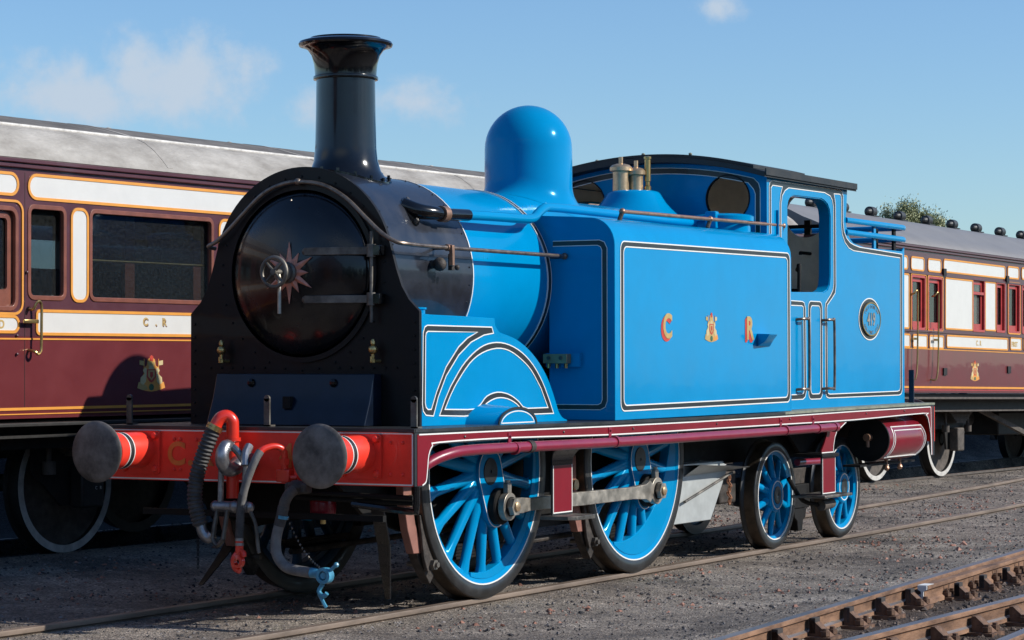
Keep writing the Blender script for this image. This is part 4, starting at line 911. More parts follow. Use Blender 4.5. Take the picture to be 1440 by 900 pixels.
# hook and screw coupling
hk = MB().tube([(0, -.02, .99), (-.10, -.02, 1.0), (-.18, -.02, .965), (-.26, -.02, .955), (-.32, -.02, 1.0), (-.325, -.02, 1.06), (-.285, -.02, 1.105), (-.24, -.02, 1.10)], lambda t: .060*(1-.40*t), 12, smooth=4).build('coupling_hook', FORGED, loco)
sh = MB().tube([(-.20, .075, .98), (-.235, .06, 1.04), (-.245, .02, 1.085), (-.245, -.02, 1.10), (-.245, -.06, 1.085), (-.235, -.10, 1.04), (-.20, -.115, .98)], .024, 10, smooth=4)
sh.cyl((-.20, .075, .99), (-.20, .085, .72), .020, 10); sh.cyl((-.20, -.115, .99), (-.20, -.10, .72), .020, 10)
sh.build('coupling_shackle', FORGED, loco)
MB().tube([(-.20, -.14, 1.10), (-.25, -.15, 1.05), (-.27, -.16, .98)], .03, 10, smooth=3).build('shackle_pin', FORGED, loco)
m = MB().cyl((-.20, .12, .71), (-.20, -.14, .71), .036, 12); m.ball((-.20, .12, .71), .038, 12); m.ball((-.20, -.03, .71), .042, 12); m.ball((-.20, -.14, .71), .036, 12); m.build('coupling_trunnion', FORGED, loco)
m = MB().cyl((-.21, .10, .70), (-.24, .115, .50), .016, 8); m.cyl((-.21, .02, .70), (-.24, .035, .50), .016, 8); m.tube([(-.24, .115, .50), (-.245, .075, .46), (-.24, .035, .50)], .016, 8, smooth=3); m.build('coupling_link', OSTEEL, loco)
MB().tube([(-.20, -.14, .70), (-.20, -.19, .60), (-.20, -.21, .45), (-.20, -.22, .42)], .013, 8, smooth=3).build('coupling_bar', OSTEEL, loco)
# air hose
MB().tube([(-.06, -.32, .86), (-.06, -.32, 1.03), (-.08, -.315, 1.08), (-.13, -.285, 1.10), (-.19, -.25, 1.085), (-.22, -.235, 1.06)], .022, 12, smooth=4).build('air_pipe', REDHOSE, loco)
for q in ((-.06, -.32, .93), (-.06, -.32, 1.0)): MB().cyl((q[0], q[1], q[2]-.02), (q[0], q[1], q[2]+.02), .034, 6).build('pipe_union', REDHOSE, loco)
m = MB().box(-.09, -.03, -.37, -.27, .87, .95); m.cyl((-.06, -.32, .90), (-.06, -.42, .90), .018, 8); m.build('pipe_tap', REDHOSE, loco, bevel=.008)
MB().tube([(-.045, -.40, .88), (-.045, -.40, 1.03), (-.045, -.42, 1.08), (-.05, -.50, 1.08)], .014, 10, smooth=4).build('branch_pipe', RED, loco)
m = MB().tube([(-.215, -.238, 1.07), (-.24, -.225, 1.03), (-.26, -.20, .96), (-.28, -.16, .83), (-.285, -.135, .70), (-.285, -.125, .56)], .026, 12, smooth=5); ah = m.build('air_hose', LRUB, loco)
MB().tube([(-.282, -.148, .80), (-.2855, -.134, .70), (-.285, -.125, .52)], .0275, 12, smooth=4).build('hose_sleeve', RUBBER, ah)
for z in (.50, .47): MB().cyl((-.285, -.124, z), (-.285, -.124, z+.018), .029, 14).build('hose_clip', FORGED, ah)
m = MB().cyl((-.285, -.124, .50), (-.285, -.124, .40), .026, 12); m.lathe([(.022, -.02), (.042, -.018), (.042, .018), (.022, .02)], (-.315, -.135, .37), 'x', 18, close=True)
m.tube([(-.29, -.11, .42), (-.30, -.09, .38), (-.30, -.10, .33), (-.30, -.14, .31)], .02, 8, smooth=3); m.tube([(-.29, -.14, .43), (-.31, -.175, .43), (-.32, -.185, .405)], .016, 8, smooth=3); m.build('hose_head', REDHOSE, ah)
# steam heating hose
MB().ball((-.10, -.44, .84), .055, 12, (1, 1.2, .9)).build('steam_valve', GRIME, loco)
MB().box(-.13, -.05, -.53, -.36, .80, .87).build('valve_body', GRIME, loco, bevel=.015)
MB().tube([(-.12, -.44, .83), (-.17, -.43, .80), (-.20, -.415, .75), (-.205, -.41, .70)], .035, 12, smooth=4).build('steam_elbow', UNDG, loco)
sh_ = MB().tube([(-.205, -.41, .72), (-.21, -.385, .62), (-.215, -.36, .52), (-.22, -.365, .43), (-.225, -.41, .365), (-.23, -.48, .33), (-.235, -.64, .312)], .034, 14, smooth=6).build('steam_hose', LRUB, loco)
MB().tube([(-.205, -.41, .725), (-.208, -.397, .66), (-.211, -.38, .60)], .037, 14).build('hose_sleeve', RUBBER, sh_)
MB().cyl((-.206, -.405, .665), (-.207, -.401, .645), .040, 12).build('hose_clip', PALEB, sh_)
m = MB().cyl((-.235, -.62, .315), (-.235, -.70, .31), .032, 12); m.lathe([(.03, -.03), (.052, -.028), (.052, .028), (.03, .03)], (-.24, -.745, .30), 'x', 20, close=True); m.cyl((-.26, -.745, .30), (-.20, -.745, .30), .022, 12)
m.cyl((-.24, -.78, .33), (-.24, -.83, .37), .012, 8); m.ball((-.24, -.83, .37), .018, 8); m.tube([(-.24, -.73, .25), (-.24, -.70, .20), (-.24, -.735, .17), (-.24, -.76, .19)], .015, 8, smooth=3)
m.tube([(-.24, -.70, .185), (-.24, -.74, .12), (-.24, -.755, .10)], .012, 6); m.build('hose_head', PALEB, sh_)
m = MB(); A_ = Vector((-.20, -.43, .66)); B_ = Vector((-.24, -.71, .345))
for k in range(16):
    t = (k+.5)/16; p = A_.lerp(B_, t)+Vector((0, 0, -.05*math.sin(math.pi*t))); m.ball(p, .0085, 5, (1, .6 if k % 2 else 1, 1.3))
m.build('retaining_chain', OSTEEL, loco)
# oil pot, front pipework
m = MB().lathe([(.03, .80), (.045, .775), (.078, .765), (.085, .75), (.085, .66), (.075, .63), (.03, .615)], (.25, -.41, 0), 'z', 28); m.build('drain_pot', MAROON, loco, sharp=50)
MB().cyl((.25, -.41, .615), (.25, -.41, .585), .02, 8).build('drain_nut', BRASS, loco)
for y0, y1, z, x in ((-.35, -1.20, .80, .06), (-.30, -1.18, .765, .10)): MB().cyl((x, y0, z), (x+.02, y1, z-.02), .017, 8).build('front_pipe', DBLACK, loco)
MB().tube([(.03, -.78, .735), (.0, -1.22, .70), (-.005, -1.272, .70), (-.005, -1.275, .75), (-.005, -1.275, .86)], .022, 8).build('sand_pipe', BLACK, loco)
MB().box(.12, .16, -.95, .95, .62, .66).build('brake_cross_beam', DBLACK, loco)
# ================================================================== COACHES
def pushy(P): return P
def coach(root, x0, x1, spec, roofprof, roofm, eave, W=2.62, bottom=1.23, midz=1.83, winm=None, ends=True):
    holes = [rrect(a, b, c, d, r, 4) for (a, b, c, d, r) in spec['holes']]
    body = MB().prism([(x0, midz), (x1, midz), (x1, eave-.07), (x0, eave-.07)], 0, .05, 'y', holes).build('upper_side', CUP, root, sharp=25)
    MB().box(x0, x1, .0, .05, bottom, midz-.001).build('lower_side', CMAR, root)
    fh = [rrect(h[0]+.12, h[1]-.12, 2.2, 2.72, .05, 3) for h in spec['holes'] if h[1]-h[0] > .5] if spec.get('door') else []
    MB().prism([(x0, bottom), (x1, bottom), (x1, eave-.07), (x0, eave-.07)], W-.05, W, 'y', fh).build('far_side', CMAR, root)
    for h in fh: MB().box(min(p[0] for p in h), max(p[0] for p in h), W-.03, W-.026, 2.2, 2.72).build('pane', GLASS, root)
    for nm, xa, xb in (('end_wall', x0, x0+.05), ('end_wall', x1-.05, x1)):
        MB().box(xa, xb, .051, W-.051, bottom, eave-.05).build(nm, UND, root)
    m = MB(); m.box(x0, x1, -.03, W+.03, eave-.07, eave-.035); m.box(x0, x1, -.05, W+.05, eave-.034, eave); m.build('cornice', CUP, root, bevel=.006)
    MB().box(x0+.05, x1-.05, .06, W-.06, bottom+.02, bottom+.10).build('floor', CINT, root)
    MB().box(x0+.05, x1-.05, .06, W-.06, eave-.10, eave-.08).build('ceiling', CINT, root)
    if not spec.get('door'): MB().box(x0+.05, x1-.05, 1.75, 1.80, bottom+.1, eave-.1).build('corridor_partition', CINT, root)
    # roof
    P = [(y, z+eave) for y, z in roofprof]; P = P+[(W-y, z) for y, z in P[::-1]]
    m = MB(); n = len(P); st = list(np.arange(x0-.03, x1+.03, .5))+[x1+.03]
    vs = [(x, p[0], p[1]) for x in st for p in P]
    m.add(vs, [(i*n+k, i*n+k+1, (i+1)*n+k+1, (i+1)*n+k) for i in range(len(st)-1) for k in range(n-1)]+[tuple(range(n)), tuple(range((len(st)-1)*n, len(st)*n))])
    rf = m.build('roof', roofm, root, sharp=70)
    # panels and beading
    for (a, b, c, d, r) in spec['white']:
        p = MB().prism(rrect(a, b, c, d, r, 6), -.003, -.0001).build('white_panel', CWHITE, root)
        MB().ribbon(rrect(a, b, c, d, r, 6), .022, -.0005, -.008, closed=True).build('beading', CORANGE, p)
    for (a, b, c, d, r) in spec.get('bead', []):
        MB().ribbon(rrect(a, b, c, d, r, 6), .018, -.0005, -.009, closed=True).build('beading', CORANGE, root)
    for z, w_, mm in spec['lines']:
        MB().box(x0, x1, -.006, -.0005, z-w_/2, z+w_/2).build('beading', mm, root)
    for z in spec.get('mould', []): MB().box(x0, x1, -.014, -.0005, z-.014, z+.014).build('waist_moulding', CUP, root, bevel=.004)
    for (a, b, c, d, r, kind) in spec['frames']:
        fm = {'teak': CWIN, 'red': CRED, 'plain': CUP}[kind]; o = .03 if kind != 'plain' else .015
        f = MB().ribbon(rrect(a, b, c, d, r, 4), .035, .026, -.034, closed=True).build('window_frame', fm, root, bevel=.004)
        if kind == 'red':
            MB().prism(rrect(a+.01, b-.01, c+.01, d-.01, .02, 2), .028, .044, 'y', [rrect(a+.055, b-.075, c+.10, d-.07, .02, 2)]).build('droplight', CRED, f)
        if kind == 'teak' and r > .05 and b-a < .9 and spec.get('door') and a < -1.2:
            MB().prism(rrect(a+.01, b-.01, c+.01, d-.01, .05, 3), .028, .05, 'y', [rrect(a+.09, b-.07, c+.14, d-.07, .03, 3)]).build('droplight', CWIN, f)
        MB().box(a, b, .052, .056, c, d).build('pane', FROST if (kind == 'red' and 'frost' in spec and abs(a-spec['frost']) < .02) else GLASS, f)
    return body
def coach_wheel(cx, s, R, cz, yface, root, rimm=WRIM, y0=None):
    y = lambda q: yface+q*s
    rd = lambda x, y_, z: (cx+(x-cx)/WS[0], y_, cz+(z-cz)/WS[1])     # keep the wheels round in a coach of slightly other proportions
    t = MB().lathe([(R-.055, y(0)), (R, y(0)), (R+.003, y(.11)), (R+.028, y(.12)), (R+.028, y(.135)), (R-.06, y(.135))], (cx, 0, cz), 'y', 64, close=True).xf(rd).build('wheel', UND, root, sharp=50)
    MB().lathe([(R-.062, y(-.002)), (R-.001, y(-.002)), (R-.001, y(.004)), (R-.062, y(.004))], (cx, 0, cz), 'y', 64, close=True).xf(rd).build('painted_rim', rimm, t)
    MB().lathe([(.10, y(.0)), (.14, y(.03)), (.40, y(.075)), (R-.05, y(.05)), (R-.05, y(.07)), (.10, y(.12))], (cx, 0, cz), 'y', 48, close=True).xf(rd).build('wheel_centre', UNDG, t, sharp=60)
    return t
def bogie(cx, root, R=.535, cz=.535, yf=.50, W=2.62, wb=2.44, letters=False):
    for s, yy in ((1, yf), (-1, W-yf)):
        for d in (-wb/2, wb/2): coach_wheel(cx+d, s, R, cz, yy, root)
        yo = yy-.16*s
        a, b = min(yo, yo+.03*s), max(yo, yo+.03*s)
        fr = MB().prism([(cx-wb/2-.55, cz+.12), (cx-wb/2-.55, cz+.36), (cx+wb/2+.55, cz+.36), (cx+wb/2+.55, cz+.12), (cx+wb/2+.22, cz-.15), (cx+wb/2-.22, cz-.15), (cx+wb/2-.3, cz+.14), (cx-wb/2+.3, cz+.14), (cx-wb/2+.22, cz-.15), (cx-wb/2-.22, cz-.15)], a, b).build('bogie_frame', UND, root)
        for d in (-wb/2, wb/2):
            y1, y2 = sorted((yo-.14*s, yo))
            ax = MB().box(cx+d-.13, cx+d+.13, y1, y2, cz-.17, cz+.16).build('axlebox', UNDG if not letters else UND, fr, bevel=.02)
            m = MB()
            for k in range(6): m.box(cx+d-.46+.055*k, cx+d+.46-.055*k, y1, y2, cz+.20+.0-.0-.028*k+.17, cz+.222-.028*k+.17)
            m.build('leaf_spring', UNDG, fr)
            for e in (-.44, .44): m = MB().cyl((cx+d+e, (y1+y2)/2, cz+.38), (cx+d+e, (y1+y2)/2, cz+.18), .022, 8); m.cyl((cx+d+e, (y1+y2)/2, cz+.10), (cx+d+e, (y1+y2)/2, cz+.20), .055, 12); m.build('spring_hanger', UNDG, fr)
    for d in (-wb/2, wb/2): MB().cyl((cx+d, yf, cz), (cx+d, W-yf, cz), .07, 14).build('axle', UND, root)
A1 = math.radians(-3.4)
EX = Vector((math.cos(A1), math.sin(A1), 0))
cA = empty('railway_coach', Vector((1.75, 3.08, -.0717))+EX*.6853, (0, 0, A1), label='maroon and white coach with weathered white roof close behind the engine front', category='railway coach', group='maroon and white coaches behind the engine')
cA.scale = (1.0064, 1, 1.0437); WS = (1.0064, 1.0437)
sp = {'holes': [], 'white': [], 'frames': [], 'lines': [(1.812, .012, CORANGE), (1.300, .020, CORANGE), (1.262, .008, CORANGE)], 'mould': [], 'door': True, 'bead': []}
def win(a, b, kind, r=.05, c=2.115, d=2.785): sp['holes'].append((a, b, c, d, r)); sp['frames'].append((a, b, c, d, r, kind))
win(-1.86, -1.06, 'teak', .07, 2.03, 2.76)
sp['bead'].append((-1.93, -1.0, 1.995, 2.815, .08))
sp['white'] += [(-1.90, -1.05, 2.862, 3.015, .076), (-1.90, -1.04, 1.862, 1.975, .056)]
win(-.925, -.53, 'teak'); sp['white'] += [(-.455, -.272, 2.10, 2.79, .07)]
x = -.235
for k in range(7):
    wd = 1.50; win(x, x+wd, 'teak'); sp['white'].append((x+wd+.09, x+wd+.27, 2.10, 2.79, .07)); x += wd+.36
win(-5.2, -3.7, 'teak'); win(-3.4, -2.2, 'teak')
sp['white'] += [(-.932, 5.9, 2.845, 3.018, .085), (6.1, 12.4, 2.845, 3.018, .085), (-.842, 5.9, 1.850, 2.02, .03), (6.1, 12.4, 1.85, 2.02, .03), (-6.6, -2.1, 2.845, 3.018, .085), (-6.6, -2.1, 1.85, 2.02, .05)]
sp['holes'] = [h for h in sp['holes'] if h[1] < 12.5]; sp['frames'] = [h for h in sp['frames'] if h[1] < 12.5]
sp['white'] = [h for h in sp['white'] if h[1] < 12.55]
RP = [(-.055, 0), (-.04, .03), (.02, .095), (.11, .175), (.21, .240), (.29, .272), (.31, .278), (.45, .318), (.65, .370), (.85, .412), (1.05, .438), (1.31, .448)]
coach(cA, -7, 12.55, sp, RP, CROOF, 3.13, bottom=1.23)
rfA = [o for o in cA.children if o.name.startswith('roof') and len(o.data.polygons) > 300][0]; rfA.data.materials.append(mat('roof_top_grey', (.125, .112, .098), .8, var=.25, vscale=3, bump=.4, bscale=30, col2=(.19, .172, .152)))
for p in rfA.data.polygons:
    if p.center.y > .30: p.material_index = 1
MB().tube([(-7, .30, 3.13+.279), (12.5, .30, 3.13+.279)], .014, 8).build('gutter_strip', mat('gutter_white', (.60, .57, .52), .7, var=.25, vscale=12), cA)
for t, xx in (('C', .385), ('.', .535), ('R', .62)): 
    a = lettering(t, 'gilt_letter', .085, (xx, -.0035, 1.925), '-y', GOLD, cA, depth=.0012, bold=.003)
    lettering(t, 'letter_shadow', .085, (xx+.008, -.0033, 1.918), '-y', CUP, a, depth=.0004, bold=.003)
a = lettering('THIRD', 'gilt_lettering', .085, (-1.44, -.0035, 1.888), '-y', GOLD, cA, depth=.0012, bold=.003)
crest(.49, 1.55, .34, .29, -.0005, cA)
# interior of the saloon: posts, a brass rail across the window
for xx, ww, mm in ((.115, .10, CUP), (.225, .05, CWIN), (.74, .12, CWIN), (1.62, .10, CWIN), (-1.0, .04, CWIN)): MB().box(xx, xx+ww, .50, .54, 1.35, 3.03).build('compartment_post', mm, cA)
MB().box(.02, 1.3, .9, .95, 1.35, 2.38).build('seat_back', CINT, cA, bevel=.02)
SEAT = mat('seat_plush', (.10, .045, .035), .8, var=.3)
for xx in (-1.7, -.6, 2.5, 4.4): MB().box(xx, xx+.5, .12, 1.2, 1.35, 1.80).build('seat', SEAT, cA, bevel=.03)
for xx in (-.95, 2.05, 4.1, 6.0): MB().box(xx, xx+.05, .9, 2.5, 1.35, 3.02).build('compartment_wall', CWIN, cA)
MB().cyl((-.2, .075, 2.416), (1.25, .075, 2.416), .010, 8).build('window_rail', BRASS, cA)
g = MB().tube([(-.93, -.0, 2.03), (-.93, -.05, 2.03), (-.915, -.07, 2.075), (-.885, -.075, 2.085), (-.865, -.075, 2.05), (-.865, -.075, 1.95), (-.868, -.075, 1.76), (-.875, -.075, 1.72), (-.90, -.07, 1.700), (-.925, -.06, 1.72), (-.93, -.0, 1.73)], .011, 8, smooth=4).build('door_grab_handle', BRASS, cA)
MB().box(-1.03, -.87, -.055, -.035, 1.925, 1.955).build('door_handle', BRASS, cA, bevel=.006)
for z in (2.30, 1.835, 1.70): MB().ball((-.955 if z > 2 else -1.06, -.01, z), .012, 8).build('door_stop', CUP, cA)
MB().box(-.972, -.968, -.002, .0, 1.3, 3.03).build('door_joint', UND, cA)
for xx in np.arange(-6.4, 12.4, 2.35):
    P = [(y, z+3.13) for y, z in RP[1:]]; m = MB()
    m.prism([(y, z-.004) for y, z in P]+[(y-.0012, z+.003) for y, z in P[::-1]], float(xx), float(xx)+.06, 'x'); m.build('roof_seam', CROOF, cA)
for xx in np.arange(-5.5, 12, 1.62): MB().ball((float(xx), .9, 3.535), .03, 8, (1.3, 1, .7)).build('roof_vent', CROOF, cA)
MB().box(-7, 12.5, .10, .16, 1.0, 1.21).build('solebar', UND, cA)
MB().box(-6.9, 12.4, -.16, .10, 1.175, 1.20).build('footboard', UND, cA, bevel=.004)
MB().box(-3, 2.6, -.10, .10, 1.09, 1.11).build('footboard_rail', UND, cA)
MB().box(-6.8, 12.3, .5, 2.1, .98, 1.2).build('underframe', UND, cA)
bogie(1.30, cA, .55, .69, .55, letters=True)
bogie(9.9, cA, .55, .64, .55); bogie(-4.6, cA, .55, .69, .55)
lettering('C   R', 'axlebox_letters', .035, (.24-.15, .24, .66), '-y', CWHITE, cA, depth=.001)
# ---- second coach
cB = empty('railway_coach', Vector((20, 1.95, -.002))+EX*.069, (0, .014, A1), label='maroon and white coach with grey roof and row of black roof ventilators behind the bunker', category='railway coach', group='maroon and white coaches behind the engine')
cB.scale = (.9325, 1, 1); WS = (.9325, 1.0)
sp = {'holes': [], 'white': [], 'frames': [], 'lines': [(1.782, .012, CORANGE), (1.262, .028, CORANGE), (1.225, .014, CRED)], 'mould': [2.80, 2.02], 'bead': [], 'frost': .475}
def unit(o, full=True):
    sp['white'].extend([(o-2.30 if not full else o-2.30, o-2.02, 2.84, 3.01, .05), (o-1.893, o-1.42, 2.84, 3.01, .05), (o-1.272, o-.785, 2.845, 3.012, .05), (o-.68, o+1.807, 2.86, 3.03, .05), (o+1.923, o+2.40, 2.875, 3.04, .05)])
    win(o-1.86, o-1.38, 'red', .03, 2.05, 2.755); win(o-1.25, o-.74, 'red', .03, 2.05, 2.76)
    sp['bead'].extend([(o-1.90, o-1.345, 2.025, 2.785, .04), (o-1.285, o-.71, 2.03, 2.785, .04)])
    sp['white'].extend([(o-.61, o+.455, 2.075, 2.775, .02), (o+.975, o+1.405, 2.09, 2.78, .02), (o-2.3, o-1.97, 2.05, 2.77, .03)])
    win(o+.475, o+.945, 'red', .02, 2.07, 2.80)
    win(o+1.45, o+1.80, 'red', .02, 2.08, 2.79); win(o+1.955, o+2.44, 'red', .03, 2.08, 2.79)
    sp['bead'].append((o+1.93, o+2.47, 2.06, 2.81, .04))
    win(o+2.56, o+2.92, 'red', .02, 2.08, 2.79)
    sp['white'].extend([(o-2.30, o-1.935, 1.80, 1.965, .03), (o-1.82, o-1.305, 1.80, 1.965, .03), (o-1.21, o-.685, 1.80, 1.965, .03), (o-.56, o+1.92, 1.82, 1.98, .03), (o+2.04, o+2.51, 1.83, 2.0, .03)])
unit(0); 
o2_ = 5.35
unit(o2_)
for xx in (-4.3, -3.6, -2.9): sp['white'].extend([(xx, xx+.6, 1.80, 1.965, .03), (xx, xx+.6, 2.84, 3.01, .05)]); win(xx+.05, xx+.55, 'red', .03, 2.05, 2.755)
sp['white'] += [(2.53, 2.95, 2.88, 3.045, .05), (2.62, 2.95, 1.83, 2.0, .03)]
RP2 = [(-.055, 0), (-.04, .03), (.02, .075), (.12, .13), (.25, .185), (.38, .235), (.55, .32), (.75, .405), (1.0, .475), (1.31, .51)]
coach(cB, -4.6, 12.5, sp, RP2, CROOF2, 3.175, bottom=1.19, midz=1.79)
for o in (0, o2_):
    lettering('C . R', 'gilt_lettering', .10, (o+.60, -.0035, 1.862), '-y', GOLD, cB, depth=.0012, bold=.004)
    lettering('FIRST', 'gilt_lettering', .10, (o+2.085, -.0035, 1.872), '-y', GOLD, cB, depth=.0012, bold=.004, xs=1.1)
    MB().box(o+.48, o+.94, -.002, .03, 2.585, 2.625).build('window_bar', CRED, cB)
    MB().box(o+.50, o+.93, .034, .038, 2.63, 2.76).build('pane', FROST, cB)
    crest(o+.56, 1.50, .36, .30, -.0005, cB)
    for xx, zz in ((-.64, 1.48), (1.96, 1.53)): MB().box(o+xx-.065, o+xx+.065, -.02, 0, zz-.05, zz+.05).build('step_iron', UND, cB)
    for xx in (-.68, 1.87): MB().box(o+xx-.05, o+xx+.05, -.03, 0, 2.80, 2.90).build('lamp_bracket', UND, cB)
    for xx in (-1.93, -1.16):
        MB().tube([(o+xx+.04, 0, 2.50), (o+xx+.04, -.05, 2.52), (o+xx+.07, -.07, 2.555), (o+xx+.11, -.07, 2.55), (o+xx+.12, -.07, 2.48), (o+xx+.115, -.07, 2.1), (o+xx+.10, -.07, 1.6), (o+xx+.05, -.07, 1.40), (o+xx+.02, -.05, 1.36), (o+xx, 0, 1.37)], .012, 8, smooth=4).build('door_grab_handle', BRASS, cB)
        MB().box(o+xx+.02, o+xx+.14, -.05, -.035, 1.895, 1.925).build('door_handle', BRASS, cB)
for xx in (.8, 1.0, 1.6, 2.3, 3.2): MB().box(xx, xx+.05, .6, .65, 1.3, 3.0).build('compartment_post', CINT, cB)
VENT = mat('ventilator_black', (.03, .032, .032), .5, var=.3)
def vent(xx, yy, z):
    m = MB().cyl((xx, yy, z-.10), (xx, yy, z), .06, 12)
    m.lathe([(.008, xx-.17), (.03, xx-.15), (.042, xx-.10), (.05, xx-.085), (.072, xx-.075), (.075, xx), (.072, xx+.075), (.05, xx+.085), (.042, xx+.10), (.03, xx+.15), (.008, xx+.17)], (0, yy, z+.02), 'x', 20)
    m.box(xx-.11, xx+.11, yy-.09, yy+.09, z-.05, z-.035)
    return m
v0 = None
for xx in (-3.7, -2.6, -1.55, -.52, .56, 1.63, 2.68, 3.72, 4.80, 5.81, 6.85, 7.9, 8.95, 10.0):
    if v0 is None: v0 = vent(0, 1.15, 3.715).build('ventilator', VENT, cB); v0.location.x = xx
    else: c = dup(v0, cB); c.location.x = xx
MB().box(-4.5, 12.4, .10, .16, .93, 1.17).build('solebar', UND, cB)
MB().box(-4.4, 12.3, -.16, .10, 1.10, 1.13).build('footboard', UNDG, cB, bevel=.004)
MB().box(-4.4, 12.3, -.10, .06, .93, .95).build('footboard_rail', UNDG, cB)
MB().box(-4.4, 12.3, .5, 2.1, .93, 1.17).build('underframe', UND, cB)
bogie(-.72, cB, .535, .535, .48); bogie(9.2, cB, .535, .56, .48)
tr = MB()
for a, b in (((1.55, .30, .95), (3.95, .30, .50)), ((3.95, .30, .50), (5.8, .30, .50)), ((5.8, .30, .50), (8.0, .30, .95))):
    p, q = Vector(a), Vector(b); d = (q-p).normalized(); nn = Vector((-d.z, 0, d.x))*.035
    tr.hexa([(v+n_).x and (v.x+n_.x, y, v.z+n_.z) for v in (p, q) for y in (.26, .32) for n_ in (-nn, nn)])
tr.build('truss_rod', UNDG, cB)
m = MB(); m.box(3.2, 4.6, .6, 1.6, .55, .9); m.build('battery_box', UND, cB, bevel=.02)
MB().cyl((1.9, 1.0, .80), (2.9, 1.0, .80), .13, 20).build('brake_cylinder', UND, cB)
# red and cream fittings seen below the frames
for k in range(2): MB().cyl((3.05+.22*k, 2.4, .62), (3.35+.22*k, 2.6, .22), .03, 8).build('brake_lever', CRED if k == 0 else COPPER, cB)

# ================================================================== GROUND AND TRACKS
def sm(a, b, t): t = min(1, max(0, (t-a)/(b-a))); return t*t*(3-2*t)
def loco_cl(x):      # centre line of the engine's track: straight below it, bending gently away at both ends
    return (.0032*(x-9.0)**2 if x > 9.0 else 0)+(-.0 if x > 0 else .012*x*x)
def near1(x): return -3.285+.066*x
def coach_near(x): return 3.69-.0645*(x-1.75)
def grade(x, y):
    return -.046+.036*(1-sm(.05, .7, y-near1(x)))+.036*sm(2.0, 3.2, y)+.108*sm(.9, 3.4, y)*(1-sm(5, 18, x))
def ch_pit(x, y):
    a = coach_near(x); z = 0
    if a+.05 < y < a+1.37: z = -.13*sm(.02, .10, y-a)*(1-sm(1.28, 1.42, y-a)*0)
    if y > a+2.0: z = (.95+.25*mn.noise(Vector((x*.9, y*.9, 0)))+.12*mn.noise(Vector((x*3, y*3, 0))))*sm(2.0, 3.6, y-a)   # low bank behind the coaches
    return z
def fpit(x, y):
    d = near1(x)-y
    return -.150*sm(-.02, .03, d)
xs = np.concatenate([[-500, -200, -80, -40, -25], np.arange(-15, 31, .11), [34, 40, 50, 65, 90, 150, 300, 700]])
ys = np.concatenate([[-400, -150, -60, -30, -18, -12], np.arange(-9, -4.1, .12), np.arange(-4.1, -2.2, .03), np.arange(-2.2, 8, .09), [9, 11, 14, 18, 25, 40, 80, 160, 400, 900]])
nx, ny = len(xs), len(ys)
co = np.zeros((nx, ny, 3))
for i, x in enumerate(xs):
    for j, y in enumerate(ys):
        z = grade(x, y)+ch_pit(x, y)+fpit(x, y)
        if -20 < x < 35 and -12 < y < 12:
            v = Vector((x, y, 0)); d1 = mn.noise(v*1.1)*.010; d2 = mn.noise(v*4.3)*.008+mn.noise(v*9)*.006
            dy = min(abs(y-loco_cl(x)-.75), abs(y-loco_cl(x)+.75), abs(y-coach_near(x)))
            k = min(1, max(0, dy/.18)); z += (d1+d2)*k-.004*k
        co[i, j] = (x, y, z)
me = bpy.data.meshes.new('ground'); idx = np.arange(nx*ny).reshape(nx, ny)
q = np.stack([idx[:-1, :-1], idx[1:, :-1], idx[1:, 1:], idx[:-1, 1:]], -1).reshape(-1, 4)
me.from_pydata(co.reshape(-1, 3).tolist(), [], q.tolist()); me.polygons.foreach_set('use_smooth', [True]*len(me.polygons))
gr = bpy.data.objects.new('ground', me); COL.objects.link(gr); gr['kind'] = 'structure'
GM = bpy.data.materials.new('ash_ballast'); GM.use_nodes = True; nt = GM.node_tree; b = nt.nodes['Principled BSDF']; b.inputs['Roughness'].default_value = .85
t = nt.nodes.new('ShaderNodeTexCoord')
def nnode(scale, det=6, rough=.6, kind='ShaderNodeTexNoise'):
    n = nt.nodes.new(kind); n.inputs['Scale'].default_value = scale
    if kind == 'ShaderNodeTexNoise': n.inputs['Detail'].default_value = det; n.inputs['Roughness'].default_value = rough
    nt.links.new(t.outputs['Object'], n.inputs['Vector']); return n
def ramp(src, stops):
    r = nt.nodes.new('ShaderNodeValToRGB'); nt.links.new(src, r.inputs[0]); el_ = r.color_ramp.elements
    el_[0].position, el_[0].color = stops[0][0], tuple(stops[0][1])+(1,); el_[1].position, el_[1].color = stops[-1][0], tuple(stops[-1][1])+(1,)
    for p, c in stops[1:-1]: e_ = el_.new(p); e_.color = tuple(c)+(1,)
    return r.outputs[0]
def mixc(f, a, b_, mode='MIX'):
    m = nt.nodes.new('ShaderNodeMix'); m.data_type = 'RGBA'; m.blend_type = mode
    if hasattr(f, 'links'): nt.links.new(f, m.inputs[0])
    else: m.inputs[0].default_value = f
    for s_, k in ((a, 6), (b_, 7)):
        if hasattr(s_, 'links'): nt.links.new(s_, m.inputs[k])
        else: m.inputs[k].default_value = tuple(s_)+(1,)
    return m.outputs[2]
base = ramp(nnode(1.3, 12, .78).outputs[0], [(.30, (.17, .145, .12)), (.44, (.30, .26, .22)), (.56, (.45, .395, .335)), (.70, (.70, .63, .54))])
vor = nnode(62, kind='ShaderNodeTexVoronoi')
grit = ramp(vor.outputs['Color'], [(.0, (.22, .21, .22)), (.30, (.60, .58, .57)), (.55, (1.0, .97, .95)), (.80, (1.25, 1.2, 1.16)), (.90, (2.0, 1.9, 1.8)), (1.0, (3.2, 3.1, 3.0))])
c = mixc(.85, base, grit, 'MULTIPLY')
n1 = nnode(34, 5, .7); c = mixc(.6, c, ramp(n1.outputs[0], [(.3, (.55, .55, .58)), (.6, (1.15, 1.12, 1.1)), (.75, (1.6, 1.5, 1.4))]), 'MULTIPLY')
